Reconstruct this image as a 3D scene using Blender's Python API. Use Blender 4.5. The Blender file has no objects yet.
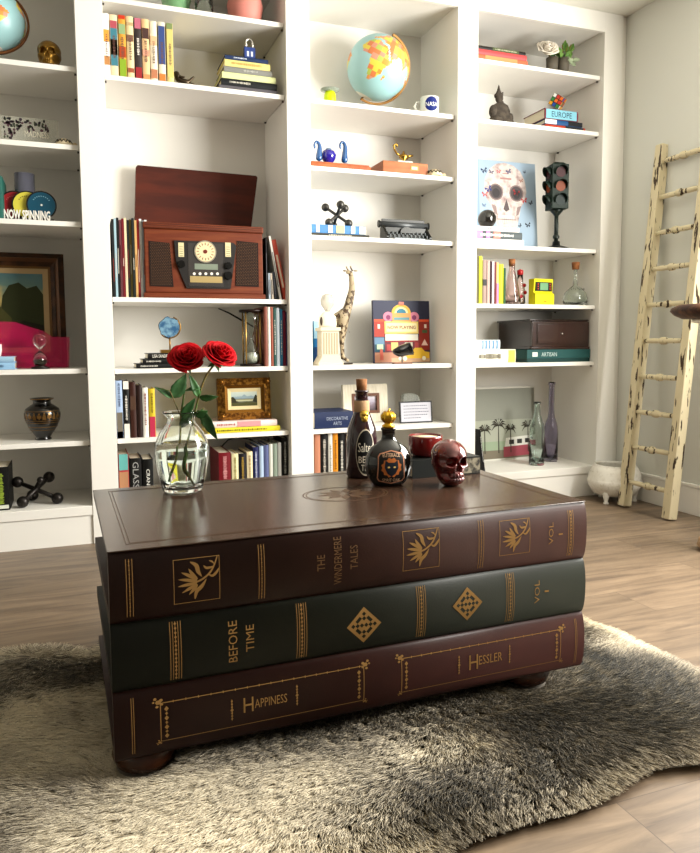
import bpy, bmesh, math, random
import numpy as np
from mathutils import Matrix, Vector, noise
random.seed(7); rng = np.random.default_rng(7)
SC = bpy.context.scene; COL = SC.collection
PI = math.pi
# ---------------------------------------------------------------- camera
YAW, PIT, ROL, FPX, CYP, CH = 0.35642991, -0.08448684, -0.00651555, 725.0, 404.0, 0.84
_f = Vector((math.sin(YAW)*math.cos(PIT), math.cos(YAW)*math.cos(PIT), math.sin(PIT)))
_r0 = Vector((math.cos(YAW), -math.sin(YAW), 0)); _u0 = _r0.cross(_f)
_r = math.cos(ROL)*_r0 + math.sin(ROL)*_u0
_u = -math.sin(ROL)*_r0 + math.cos(ROL)*_u0
CAMP = Vector((0, 0, CH))
def ray(x, y): return _r*((x-350)/FPX) - _u*((y-CYP)/FPX) + _f
def U(x, y, Y):
    d = ray(x, y); return CAMP + d*(Y/d.y)
def UZ(x, y, Z):
    d = ray(x, y); return CAMP + d*((Z-CH)/d.z)
def S(P): return (Vector(P)-CAMP).dot(_f)/FPX      # metres per pixel at a point
cam = bpy.data.objects.new('camera', bpy.data.cameras.new('camera')); COL.objects.link(cam)
cam.data.sensor_fit = 'HORIZONTAL'; cam.data.sensor_width = 36; cam.data.lens = 36*FPX/700
cam.data.shift_y = (CYP-426.5)/700; cam.data.clip_start = .02; cam.data.clip_end = 50
m = Matrix((_r, _u, -_f)).transposed().to_4x4(); m.translation = CAMP
cam.matrix_world = m; SC.camera = cam
# ---------------------------------------------------------------- materials
def lin(c): return c/12.92 if c <= .04045 else ((c+.055)/1.055)**2.4
DEEP = 1.0          # deepens object colours without greying white
def hexc(h):
    h = h.lstrip('#'); return tuple(lin(int(h[i:i+2], 16)/255)**DEEP for i in (0, 2, 4))+(1,)
_mc = {}
def M(h, rough=.55, metal=0, **k):
    key = (h, rough, metal, tuple(sorted(k.items())))
    if key in _mc: return _mc[key]
    m = bpy.data.materials.new('mat_'+h.strip('#')); m.use_nodes = True
    nt = m.node_tree; b = nt.nodes['Principled BSDF']
    b.inputs['Base Color'].default_value = hexc(h); b.inputs['Roughness'].default_value = rough
    b.inputs['Metallic'].default_value = metal
    if rough >= .4 and metal < .3: b.inputs['Specular IOR Level'].default_value = .25
    if k.get('coat'): b.inputs['Coat Weight'].default_value = k['coat']; b.inputs['Coat Roughness'].default_value = .08
    if k.get('trans'):
        b.inputs['Transmission Weight'].default_value = k['trans']; b.inputs['IOR'].default_value = k.get('ior', 1.45)
    if k.get('alpha'): b.inputs['Alpha'].default_value = k['alpha']
    if k.get('sss'): b.inputs['Subsurface Weight'].default_value = k['sss']; b.inputs['Subsurface Scale'].default_value = .01
    if k.get('c2'):                      # mottled second colour
        tc = nt.nodes.new('ShaderNodeTexCoord'); n = nt.nodes.new('ShaderNodeTexNoise')
        mp = nt.nodes.new('ShaderNodeMapping'); mp.inputs['Scale'].default_value = k.get('st', (1, 1, 1))
        n.inputs['Scale'].default_value = k.get('sc', 30); n.inputs['Detail'].default_value = 6
        cr = nt.nodes.new('ShaderNodeValToRGB'); cr.color_ramp.elements[0].position = k.get('lo', .42); cr.color_ramp.elements[1].position = k.get('hi', .6)
        cr.color_ramp.elements[0].color = hexc(h); cr.color_ramp.elements[1].color = hexc(k['c2'])
        nt.links.new(tc.outputs['Object'], mp.inputs[0]); nt.links.new(mp.outputs[0], n.inputs['Vector'])
        nt.links.new(n.outputs['Fac'], cr.inputs[0]); nt.links.new(cr.outputs[0], b.inputs['Base Color'])
    if k.get('bump'):
        tc = nt.nodes.new('ShaderNodeTexCoord'); n = nt.nodes.new('ShaderNodeTexNoise'); n.inputs['Scale'].default_value = k.get('bs', 200); n.inputs['Detail'].default_value = 4
        bp = nt.nodes.new('ShaderNodeBump'); bp.inputs['Strength'].default_value = k['bump']; bp.inputs['Distance'].default_value = .002
        nt.links.new(tc.outputs['Object'], n.inputs['Vector']); nt.links.new(n.outputs['Fac'], bp.inputs['Height']); nt.links.new(bp.outputs[0], b.inputs['Normal'])
    _mc[key] = m; return m
def node_mat(name):
    m = bpy.data.materials.new(name); m.use_nodes = True
    return m, m.node_tree.nodes, m.node_tree.links, m.node_tree.nodes['Principled BSDF']
def picture_mat(name, stops, sc=3, amt=.25, axis=2, rough=.6):
    """a painted picture: bands of colour along one generated axis broken up by noise"""
    m, N, L, b = node_mat(name)
    tc = N.new('ShaderNodeTexCoord'); sp = N.new('ShaderNodeSeparateXYZ'); n = N.new('ShaderNodeTexNoise')
    n.inputs['Scale'].default_value = sc; n.inputs['Detail'].default_value = 8
    L.new(tc.outputs['Generated'], sp.inputs[0]); L.new(tc.outputs['Generated'], n.inputs['Vector'])
    a = N.new('ShaderNodeMath'); a.operation = 'MULTIPLY_ADD'; a.inputs[1].default_value = amt*2; 
    s = N.new('ShaderNodeMath'); s.operation = 'SUBTRACT'; s.inputs[1].default_value = amt
    L.new(n.outputs['Fac'], a.inputs[0]); L.new(sp.outputs[axis], a.inputs[2]); L.new(a.outputs[0], s.inputs[0])
    cr = N.new('ShaderNodeValToRGB'); e = cr.color_ramp.elements
    while len(e) < len(stops): e.new(.5)
    for i, (p, h) in enumerate(stops): e[i].position = p; e[i].color = hexc(h)
    L.new(s.outputs[0], cr.inputs[0]); L.new(cr.outputs[0], b.inputs['Base Color']); b.inputs['Roughness'].default_value = rough
    return m
# ---------------------------------------------------------------- mesh builder
class MB:
    def __init__(s): s.bm = bmesh.new(); s.mats = []; s.i = 0
    def m(s, mat):
        if mat not in s.mats: s.mats.append(mat)
        s.i = s.mats.index(mat); return s
    def _tag(s, fs, smooth=False):
        for f in fs: f.material_index = s.i; f.smooth = smooth
    def face(s, pts, smooth=False):
        f = s.bm.faces.new([s.bm.verts.new(p) for p in pts]); s._tag([f], smooth); return s
    def box(s, x0, x1, y0, y1, z0, z1, bev=0, M4=None, seg=2):
        v = [Vector(p) for p in ((x0,y0,z0),(x1,y0,z0),(x1,y1,z0),(x0,y1,z0),(x0,y0,z1),(x1,y0,z1),(x1,y1,z1),(x0,y1,z1))]
        if M4: v = [M4 @ p for p in v]
        v = [s.bm.verts.new(p) for p in v]
        F = [s.bm.faces.new([v[i] for i in q]) for q in ((0,3,2,1),(4,5,6,7),(0,1,5,4),(1,2,6,5),(2,3,7,6),(3,0,4,7))]
        s._tag(F)
        if bev:
            es = list({e for f in F for e in f.edges})
            r = bmesh.ops.bevel(s.bm, geom=es, offset=bev, segments=seg, affect='EDGES', profile=.6)
            s._tag(r['faces'], True)
            for f in r['faces']: f.material_index = s.i
        return s
    def cyl(s, p0, p1, r0, r1=None, n=16, cap=True):
        r1 = r0 if r1 is None else r1
        return s.tube([p0, p1], [r0, r1], n, cap)
    def tube(s, pts, rr, n=10, cap=True, flat=1):
        pts = [Vector(p) for p in pts]
        if not hasattr(rr, '__len__'): rr = [rr]*len(pts)
        t = (pts[1]-pts[0]).normalized(); a = Vector((0,0,1)) if abs(t.z) < .9 else Vector((1,0,0))
        nx = t.cross(a).normalized(); rings = []
        for i, p in enumerate(pts):
            t = (pts[min(i+1, len(pts)-1)]-pts[max(i-1, 0)]).normalized()
            nx = (nx - t*nx.dot(t)).normalized(); ny = t.cross(nx)
            rings.append([s.bm.verts.new(p+(nx*math.cos(2*PI*k/n)+ny*math.sin(2*PI*k/n)*flat)*rr[i]) for k in range(n)])
        F = []
        for a, b in zip(rings, rings[1:]):
            for k in range(n): F.append(s.bm.faces.new((a[k], a[(k+1)%n], b[(k+1)%n], b[k])))
        s._tag(F, True)
        if cap: s._tag([s.bm.faces.new(rings[0][::-1]), s.bm.faces.new(rings[-1])])
        return s
    def lathe(s, prof, c=(0,0,0), n=32, M4=None, sx=1, sy=1, rip=0, nr=8):
        rings = []; c = Vector(c)
        for r, z in prof:
            if r < 1e-6:
                p = Vector((0,0,z)); p = (M4 @ p if M4 else p)+c; rings.append([s.bm.verts.new(p)])
            else:
                R = []
                for k in range(n):
                    a = 2*PI*k/n; q = r*(1+rip*math.cos(nr*a)); p = Vector((q*math.cos(a)*sx, q*math.sin(a)*sy, z))
                    R.append(s.bm.verts.new((M4 @ p if M4 else p)+c))
                rings.append(R)
        F = []
        for a, b in zip(rings, rings[1:]):
            if len(a) == 1 and len(b) == 1: continue
            for k in range(n):
                j = (k+1)%n
                if len(a) == 1: F.append(s.bm.faces.new((a[0], b[j], b[k])))
                elif len(b) == 1: F.append(s.bm.faces.new((a[k], a[j], b[0])))
                else: F.append(s.bm.faces.new((a[k], a[j], b[j], b[k])))
        s._tag(F, True); return s
    def ball(s, c, r, n=16, M4=None):
        r = (r, r, r) if not hasattr(r, '__len__') else r
        X = Matrix.Diagonal((r[0], r[1], r[2], 1)); X = (M4 @ X) if M4 else X
        return s.lathe([(math.sin(PI*i/n), -math.cos(PI*i/n)) for i in range(n+1)], c, n*2 if n > 6 else n+4, X)
    def prism(s, pts, d0, d1, M4=None):
        """polygon in local XZ extruded along Y from d0 to d1"""
        n = len(pts); T = (lambda p: M4 @ Vector(p)) if M4 else (lambda p: Vector(p))
        A = [s.bm.verts.new(T((x, d0, z))) for x, z in pts]; B = [s.bm.verts.new(T((x, d1, z))) for x, z in pts]
        F = [s.bm.faces.new(A), s.bm.faces.new(B[::-1])]
        for k in range(n): F.append(s.bm.faces.new((A[(k+1)%n], A[k], B[k], B[(k+1)%n])))
        s._tag(F); return s
    def disc(s, cx, cz, rx, rz, d0, d1, M4=None, n=20, a0=0, a1=2*PI):
        full = abs(a1-a0-2*PI) < 1e-6; k = n if full else n+1
        return s.prism([(cx+rx*math.cos(a0+(a1-a0)*i/n), cz+rz*math.sin(a0+(a1-a0)*i/n)) for i in range(k)], d0, d1, M4)
    def grid(s, fn, nu, nv, thick=0, smooth=True):
        V = [[s.bm.verts.new(fn(u/nu, v/nv)) for v in range(nv+1)] for u in range(nu+1)]
        s._tag([s.bm.faces.new((V[u][v], V[u+1][v], V[u+1][v+1], V[u][v+1])) for u in range(nu) for v in range(nv)], smooth)
        return s
    def build(s, name, parent=None, mat=None, sol=0, sub=0, keep=False):
        if mat: s.m(mat)
        bmesh.ops.recalc_face_normals(s.bm, faces=s.bm.faces)
        me = bpy.data.meshes.new(name); s.bm.to_mesh(me); s.bm.free()
        for x in s.mats: me.materials.append(x)
        o = bpy.data.objects.new(name, me); COL.objects.link(o)
        if parent: o.parent = parent
        if sol: q = o.modifiers.new('solid', 'SOLIDIFY'); q.thickness = sol; q.offset = 0
        if sub: q = o.modifiers.new('sub', 'SUBSURF'); q.levels = sub; q.render_levels = sub
        return o
def B(mat): return MB().m(mat)
def T(name, label, cat, loc=(0,0,0), rz=0, group=None, rot=None):
    o = bpy.data.objects.new(name, None); COL.objects.link(o); o.empty_display_size = .05
    o.location = loc; o.rotation_euler = rot if rot else (0, 0, rz)
    o['label'] = label; o['category'] = cat
    if group: o['group'] = group
    return o
def tag(o, label, cat, group=None, loc=None, rot=None):
    o['label'] = label; o['category'] = cat
    if group: o['group'] = group
    if loc is not None: o.location = loc
    if rot is not None: o.rotation_euler = rot
    return o
def struct(o): o['kind'] = 'structure'; return o
def text_mesh(s, depth=.5, fat=0):
    """unit text, verts as list + faces, centred, width/height normalised to 1"""
    cu = bpy.data.curves.new('lettering', 'FONT'); cu.body = s; cu.resolution_u = 2; cu.extrude = 0; cu.offset = fat
    o = bpy.data.objects.new('lettering', cu); COL.objects.link(o)
    me = bpy.data.meshes.new_from_object(o)
    co = np.empty(len(me.vertices)*3); me.vertices.foreach_get('co', co); co = co.reshape(-1, 3)
    F = [tuple(p.vertices) for p in me.polygons]
    bpy.data.objects.remove(o); bpy.data.curves.remove(cu); bpy.data.meshes.remove(me)
    if len(co) == 0: return co, F
    mn, mx = co.min(0), co.max(0); co[:, :2] = (co[:, :2]-(mn+mx)[:2]/2)/(mx-mn)[:2]
    return co, F
def txt(s, w, h, mat, parent, c, right=(1,0,0), up=(0,0,1), name='lettering', off=.0006, fn=None, fat=0):
    """flat lettering fitted to w x h, centred at c, lying on the plane spanned by right/up"""
    co, F = text_mesh(s, fat=fat); r = Vector(right); u = Vector(up); n = r.cross(u); c = Vector(c)
    me = bpy.data.meshes.new(name)
    vs = [(c + r*(a*w) + u*(b*h) + n*off) for a, b, _ in co]
    if fn: vs = [fn(v) for v in vs]
    me.from_pydata([tuple(v) for v in vs], [], F); me.materials.append(mat); me.validate()
    o = bpy.data.objects.new(name, me); COL.objects.link(o); o.parent = parent; return o
def skin(name, parent, mat, V, E, R, sub=2):
    me = bpy.data.meshes.new(name); me.from_pydata([tuple(v) for v in V], E, []); o = bpy.data.objects.new(name, me); COL.objects.link(o)
    md = o.modifiers.new('skin', 'SKIN'); md.use_smooth_shade = True
    for i, r in enumerate(R): me.skin_vertices[0].data[i].radius = (r, r) if not hasattr(r, '__len__') else r
    me.skin_vertices[0].data[0].use_root = True
    q = o.modifiers.new('sub', 'SUBSURF'); q.levels = sub; q.render_levels = sub
    me.materials.append(mat); o.parent = parent; return o
# ================================================================ the room
WALLX, FY, BY = 2.76, 3.1936, 3.605         # right wall, bookcase face, bookcase back
XL, YB, ZC = -4.6, -6.2, 2.535
white = M('#ece9e2', .45); white_in = M('#e6e3dc', .55)
wallm = M('#d4d4cc', .8, bump=.08, bs=150)
ceilm = M('#dcdad0', .85)
def floor_mat():
    m, N, L, b = node_mat('wood_floor')
    tc = N.new('ShaderNodeTexCoord'); mp = N.new('ShaderNodeMapping'); L.new(tc.outputs['Object'], mp.inputs[0])
    br = N.new('ShaderNodeTexBrick'); br.inputs['Scale'].default_value = 1; br.inputs['Brick Width'].default_value = 1.22; br.inputs['Row Height'].default_value = .18
    br.inputs['Mortar Size'].default_value = .0012; br.inputs['Mortar Smooth'].default_value = .2; br.offset = .37; br.inputs['Bias'].default_value = 0
    br.inputs['Color1'].default_value = (0,0,0,1); br.inputs['Color2'].default_value = (1,1,1,1); br.inputs['Mortar'].default_value = (.5,.5,.5,1)
    mp.inputs['Location'].default_value = (.33, .07, 0)
    L.new(mp.outputs[0], br.inputs['Vector'])
    sx = N.new('ShaderNodeMapping'); sx.inputs['Scale'].default_value = (1.6, 14, 1); L.new(tc.outputs['Object'], sx.inputs[0])
    va = N.new('ShaderNodeVectorMath'); va.operation = 'MULTIPLY_ADD'; va.inputs[1].default_value = (7, 3, 5); L.new(br.outputs['Color'], va.inputs[0]); L.new(sx.outputs[0], va.inputs[2])
    n = N.new('ShaderNodeTexNoise'); n.inputs['Scale'].default_value = 1.6; n.inputs['Detail'].default_value = 8; n.inputs['Roughness'].default_value = .62; n.inputs['Distortion'].default_value = .9
    L.new(va.outputs[0], n.inputs['Vector'])
    cr = N.new('ShaderNodeValToRGB'); e = cr.color_ramp.elements
    e[0].position = .28; e[0].color = hexc('#54463a'); e[1].position = .72; e[1].color = hexc('#8c7862'); q = e.new(.5); q.color = hexc('#766451')
    L.new(n.outputs['Fac'], cr.inputs[0])
    hs = N.new('ShaderNodeHueSaturation'); mr = N.new('ShaderNodeMapRange'); mr.inputs['To Min'].default_value = .86; mr.inputs['To Max'].default_value = 1.1
    L.new(br.outputs['Color'], mr.inputs[0]); L.new(mr.outputs[0], hs.inputs['Value']); L.new(cr.outputs[0], hs.inputs['Color'])
    mx = N.new('ShaderNodeMix'); mx.data_type = 'RGBA'; L.new(br.outputs['Fac'], mx.inputs['Factor']); L.new(hs.outputs[0], mx.inputs['A']); mx.inputs['B'].default_value = hexc('#54463a')
    L.new(mx.outputs['Result'], b.inputs['Base Color']); b.inputs['Roughness'].default_value = .42
    bp = N.new('ShaderNodeBump'); bp.inputs['Strength'].default_value = .12; bp.inputs['Distance'].default_value = .002; L.new(n.outputs['Fac'], bp.inputs['Height']); L.new(bp.outputs[0], b.inputs['Normal'])
    return m
struct(B(floor_mat()).box(XL, WALLX+.12, YB, BY+.2, -.05, 0).build('floor'))
struct(B(ceilm).box(XL-.1, WALLX+.12, YB-.1, BY+.2, ZC, ZC+.06).build('ceiling'))
struct(B(wallm).box(XL-.1, WALLX+.12, BY+.02, BY+.2, 0, ZC).build('wall_back'))
struct(B(wallm).box(XL-.1, XL, YB, BY+.02, 0, ZC).build('wall_left'))
struct(B(wallm).box(XL-.1, WALLX+.12, YB-.1, YB, 0, ZC).build('wall_front'))
WY0, WY1, WZ0, WZ1 = .2, 2.2, .85, 2.2        # unseen window opening in the right wall, lets the daylight in
mb = B(wallm)
mb.box(WALLX, WALLX+.12, WY1, BY+.02, 0, ZC); mb.box(WALLX, WALLX+.12, YB, WY0, 0, ZC)
mb.box(WALLX, WALLX+.12, WY0, WY1, WZ1, ZC); mb.box(WALLX, WALLX+.12, WY0, WY1, 0, WZ0)
struct(mb.build('wall_right'))
mb = B(white)
for y in (WY0, (WY0+WY1)/2-.03, WY1-.06): mb.box(WALLX+.02, WALLX+.08, y, y+.06, WZ0, WZ1)
for z in (WZ0, WZ1-.06): mb.box(WALLX+.02, WALLX+.08, WY0+.06, WY1-.06, z, z+.06)
struct(mb.build('window_1'))
mb = B(white).box(WALLX-.014, WALLX, WY1-.0, FY, 0, .132, .002).box(WALLX-.017, WALLX, WY1-.0, FY, .132, .15, .004)
struct(mb.build('baseboard_right'))
# the built-in bookcase
TZ = {'A': [1.955, 1.647, 1.340, .739, .436], 'B': [2.248, 1.94, 1.037, .734, .436],
      'C': [1.94, 1.643, 1.333, .733, .433], 'D': [2.223, 1.937, 1.327, 1.031, .729], 'Z': [1.94, 1.64, 1.34, 1.037, .734, .436]}
DIV = [(-.86, -.747), (.031, .137), (.900, 1.0075), (1.754, 1.864), (2.6125, 2.7285)]
case = T('built_in_bookcase', 'white built-in bookcase filling the back wall from floor to ceiling', 'bookcase', (0, 0, 0))
for a, b in [(-1.75, -1.637)]+DIV: B(white).box(a, b, FY, BY-.002, .0, ZC-.002, .0015).build('divider', case)
B(white_in).box(-1.70, 2.72, BY-.002, BY+.018, .0, ZC-.003).build('back_panel', case)
B(white).box(2.7285, WALLX-.001, FY+.012, FY+.03, 0, ZC-.002).build('scribe_strip', case)
BAY = {'Z': (-1.637, -.86), 'A': (-.747, .031), 'B': (.137, .900), 'C': (1.0075, 1.754), 'D': (1.864, 2.6125)}
for k, (a, b) in BAY.items():
    B(white).box(a, b, FY, FY+.02, 2.435, ZC-.002).build('header', case)
    B(white_in).box(a, b, FY+.02, BY-.002, 2.445, 2.465).build('top_panel', case)
    B(white).box(a, b, FY+.002, BY-.002, .123, .163, .002).build('bottom_shelf', case)
    B(white).box(a, b, FY+.008, FY+.02, 0, .123).build('plinth', case)
    for z in TZ[k]:
        sh = B(white).box(a+.003, b-.003, FY+.028, BY-.004, z-.02, z, .001).build('shelf', case)
        pn = B(M('#4a4540', .4, .8))
        for xx, s_ in ((a, 1), (b, -1)):
            for yy in (FY+.045, BY-.04): pn.box(xx+s_*.0005, xx+s_*.009, yy, yy+.008, z-.027, z-.0205)
        pn.build('shelf_pins', sh)
struct(B(ceilm).box(-1.75, WALLX, FY-.001, FY+.0, ZC-.004, ZC-.0005).build('trim_1'))
# light switch plate low on the right wall behind the ladder
p = T('wall_outlet', 'white outlet plate low on the right wall behind the ladder foot', 'outlet', (WALLX, 3.07, .40))
B(white).box(-.006, 0, -.036, .036, -.058, .058, .002).build('cover_plate', p)
for z in (-.02, .02): B(M('#cfccc2', .5)).box(-.008, -.0055, -.014, .014, z-.012, z+.012, .001).build('socket', p)
# ================================================================ light
w = bpy.data.worlds.new('world'); SC.world = w; w.use_nodes = True
w.node_tree.nodes['Background'].inputs[0].default_value = (.80, .9, 1, 1); w.node_tree.nodes['Background'].inputs[1].default_value = 1.2
def area(name, loc, rot, sx, sy, e, col):
    d = bpy.data.lights.new(name, 'AREA'); d.shape = 'RECTANGLE'; d.size = sx; d.size_y = sy; d.energy = e; d.color = col
    o = bpy.data.objects.new(name, d); COL.objects.link(o); o.location = loc; o.rotation_euler = rot; return o
area('daylight', (WALLX+.015, (WY0+WY1)/2, (WZ0+WZ1)/2), (0, PI/2, 0), WZ1-WZ0-.1, WY1-WY0-.1, 132, (1, .97, .90))
SC.view_settings.view_transform = 'Standard'; SC.view_settings.look = 'None'; SC.view_settings.gamma = 1
SC.view_settings.exposure = .9; SC.view_settings.use_curve_mapping = False
# ================================================================ coffee table shaped as three stacked books
TX0, TX1, TY0, TY1, TZT = 0, 1.075, 0, .604, .46
TO, TTH = Vector((.0355, 1.3708, 0)), .0226          # the table stands at a slight angle to the shelves
def UL(x, y, Yl):            # a pixel on a plane parallel to the table front, in the table's own axes
    Ri = Matrix.Rotation(-TTH, 3, 'Z'); o = Ri @ (CAMP-TO); d = Ri @ ray(x, y); return o+d*((Yl-o.y)/d.y)
def SL(p): return S(TO+Matrix.Rotation(TTH, 3, 'Z') @ Vector(p))
leather = {}
def leath(h, h2, rough, coat=0):
    m = M(h, rough, 0, c2=h2, sc=14, lo=.3, hi=.75, bump=.12, bs=260, coat=coat)
    m.node_tree.nodes['Principled BSDF'].inputs['Specular IOR Level'].default_value = .5 if rough < .3 else .25
    return m
BK = [(.3245, .46, leath('#291510', '#301a14', .45), leath('#38271d', '#402d23', .17)),
      (.1935, .3235, leath('#151810', '#191c14', .5), leath('#151810', '#191c14', .5)),
      (.0595, .1925, leath('#29110d', '#301510', .45), leath('#2b100c', '#34140f', .45))]
gold = M('#94703c', .5, .3); golddim = M('#4e3620', .45, .3)
BKM = []
tb = T('coffee_table', 'dark leather coffee table shaped like three stacked giant books on the fur rug', 'coffee table', tuple(TO), TTH)
BULGE = .012
def spine_y(z, z0, z1):
    t = (z-z0)/(z1-z0)*2-1
    return TY0 - BULGE*(max(0, 1-abs(t)**2.3))**.75
pagem = M('#8a7a58', .8, bump=.3, bs=400)
for i, (z0, z1, ms, mt) in enumerate(BK):
    bk = B(ms)
    # spine shell with rounded profile, plus the two boards, in one bound cover
    prof = []
    for k in range(21):
        z = z0+(z1-z0)*k/20; prof.append((spine_y(z, z0, z1), z))
    inner = [(TY0+.012, z1-.012), (TY0+.012, z0+.012)]
    th_ = .013
    pts = prof+[(TY1, z1), (TY1, z1-th_), (TY0+.02, z1-th_), (TY0+.02, z0+th_), (TY1, z0+th_), (TY1, z0)]
    n = len(pts); A = [bk.bm.verts.new((TX0, y, z)) for y, z in pts]; Bv = [bk.bm.verts.new((TX1, y, z)) for y, z in pts]
    F = []
    for k in range(n):
        f = bk.bm.faces.new((A[k], A[(k+1)%n], Bv[(k+1)%n], Bv[k])); F.append(f)
        f.smooth = k < 20
    bk._tag([f for f in F if not f.smooth]); 
    bk.bm.faces.new(A); bk.bm.faces.new(Bv[::-1])
    if i == 0:
        bk.m(mt); bk.box(TX0-.0012, TX1+.0012, TY0-.004, TY1+.001, z1+.0001, z1+.0025, .001)
        bk.m(golddim)
        for q in (.035, .042):     # tooled border on the top board
            for (a, b, c, d) in ((TX0+q, TX1-q, TY0+q, TY0+q+.0014), (TX0+q, TX1-q, TY1-q-.0014, TY1-q), (TX0+q, TX0+q+.0014, TY0+q, TY1-q), (TX1-q-.0014, TX1-q, TY0+q, TY1-q)):
                bk.box(a, b, c, d, z1+.0024, z1+.0029)
        for rr in (.085, .079):
            for k in range(48):
                a = 2*PI*k/48; b2 = 2*PI*(k+1)/48
                bk.face([(.585+rr*1.3*math.cos(t)*q, .30+rr*math.sin(t)*q, z1+.0028) for t, q in ((a, 1), (b2, 1), (b2, .97), (a, .97))])
        for k in range(10):
            a = 2*PI*k/10
            bk.face([(.585+x*math.cos(a)*1.2-y*math.sin(a), .30+x*math.sin(a)+y*math.cos(a), z1+.0028) for x, y in ((.01, 0), (.035, -.012), (.062, 0), (.035, .012))])
    BKM.append(bk)
    B(pagem).box(TX0+.03, TX1-.03, TY0+.021, TY1-.025, z0+th_+.0005, z1-th_-.0005).build('page_block', tb)
# --- gilding on the spines
def smooth_open(pts, n=5):
    pts = [np.array(p) for p in pts]; P_ = [2*pts[0]-pts[1]]+pts+[2*pts[-1]-pts[-2]]; out = []
    for i in range(1, len(P_)-2):
        p0, p1, p2, p3 = P_[i-1:i+3]
        for k in range(n):
            t = k/n; out.append(.5*((2*p1)+(-p0+p2)*t+(2*p0-5*p1+4*p2-p3)*t*t+(-p0+3*p1-3*p2+p3)*t**3))
    out.append(pts[-1]); return out
class Gilt:
    def __init__(s, i): s.z0, s.z1 = BK[i][0], BK[i][1]; s.mb = BKM[i].m(gold); s.i = i; s.tx = []
    def P(s, x, z, o=.0009): return Vector((x, spine_y(z, s.z0, s.z1)-o, z))
    def px(s, x, y):
        Y = TY0-.018
        for _ in range(6):
            p = UL(x, y, Y); z = min(max(p.z, s.z0+.001), s.z1-.001); Y = spine_y(z, s.z0, s.z1)
        return p.x, z
    def quad(s, pts):
        s.mb.face([s.P(x, z) for x, z in pts])
    def vline(s, x, z0, z1, w, n=10):
        for k in range(n):
            a = z0+(z1-z0)*k/n; b = z0+(z1-z0)*(k+1)/n; s.quad([(x-w/2, a), (x+w/2, a), (x+w/2, b), (x-w/2, b)])
    def hline(s, x0, x1, z, w): s.quad([(x0, z-w/2), (x1, z-w/2), (x1, z+w/2), (x0, z+w/2)])
    def poly(s, pts): s.quad(pts)
    def text(s, t, xc, zc, w, h, rot, m=None):
        if rot == 0: rt, up = (1,0,0), (0,0,1)
        elif rot == 90: rt, up = (0,0,1), (-1,0,0)
        else: rt, up = (0,0,-1), (1,0,0)
        f = lambda v: s.P(v.x, v.z, .001)
        s.tx.append(lambda: txt(t, w, h, m or gold, s.cov, (xc, TY0-.02, zc), rt, up, 'gilt_title', fn=f))
    def done(s):
        s.cov = s.mb.build('book_cover', tb)
        for f in s.tx: f()
    def rose(s, xc, zc, r):
        fr = lambda pts: [(xc+a*r, zc+b*r) for a, b in pts]
        for a, b in ((-1, 1), ): pass
        s.hline(xc-r, xc+r, zc+r*.98, .0012); s.hline(xc-r, xc+r, zc-r*.98, .0012); s.vline(xc-r, zc-r, zc+r, .0012, 6); s.vline(xc+r, zc-r, zc+r, .0012, 6)
        def stroke(p, wmax, w0=.15, w1=.02):
            P = [np.array(q) for q in smooth_open(p, 5)]; n = len(P); L_, R_ = [], []
            for i, q in enumerate(P):
                d = P[min(i+1, n-1)]-P[max(i-1, 0)]; d = d/(np.hypot(*d)+1e-9); t = i/(n-1)
                w = wmax*(w0*(1-t)+w1*t+(1-w0)*math.sin(PI*t)**.8)
                L_.append(q+np.array((-d[1], d[0]))*w/2); R_.append(q-np.array((-d[1], d[0]))*w/2)
            for i in range(n-1): s.poly(fr([tuple(L_[i]), tuple(R_[i]), tuple(R_[i+1]), tuple(L_[i+1])]))
        stroke([(-.15, -.1), (.2, .0), (.55, .25), (.75, .55), (.92, .95)], .10, .8, .5)
        stroke([(-.28, .84), (-.02, .66), (.06, .38), (.22, .12)], .20); stroke([(-.1, -.85), (-.02, -.5), (.2, -.3), (.42, .02)], .20)
        stroke([(.3, .62), (.42, .5), (.6, .5), (.74, .55)], .12); stroke([(.5, .2), (.7, .12), (.9, .3), (.97, .45)], .13); stroke([(.55, .8), (.68, .75), (.78, .62)], .08)
        for p in ([(.0, -.05), (-.4, .05), (-.82, .12)], [(.0, .0), (-.35, .25), (-.68, .42)], [(.02, .05), (-.2, .3), (-.36, .56)], [(.0, -.12), (-.4, -.15), (-.84, -.2)], [(.0, -.18), (-.3, -.32), (-.66, -.5)], [(.02, -.2), (-.15, -.4), (-.36, -.62)]): stroke(p, .17, .3)
    def scroll(s, x, z, r, sx=1, sz=1):
        for a, b, q in ((0, 0, .5), (.5, .6, .3), (-.5, .3, .34), (.2, -.7, .3), (-.6, -.4, .26), (.8, .1, .22)):
            s.poly([(x+sx*(a*r+q*r*math.cos(t)), z+sz*(b*r+q*r*math.sin(t)*.8)) for t in [PI*2*k/6 for k in range(6)]])
def stripe_band(g, x, w, nl, za, zb):
    for k in range(nl):
        g.vline(x-w/2+w*k/(nl-1), za, zb, .0013, 10)
    n = 14
    for k in range(n):
        z = za+(zb-za)*(k+.5)/n; q = w*.13
        g.poly([(x-q, z), (x, z-q*1.3), (x+q, z), (x, z+q*1.3)])
g = Gilt(0); za, zb = BK[0][0]+.012, BK[0][1]-.014
for px_, nl, w_ in ((128.5, 3, .011), (261.5, 3, .011), (481, 3, .012), (571, 4, .014)):
    x, _ = g.px(px_, 560 if px_ < 400 else 530); stripe_band(g, x, w_, nl, za, zb)
for cx, cy, r in ((197, 580, 23), (421.5, 549.5, 20.5), (515, 537, 18)):
    x, z = g.px(cx, cy); g.rose(x, z, r*SL((x, TY0, z))*.98)
m_dim = M('#6b4d2e', .5, .3)
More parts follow.
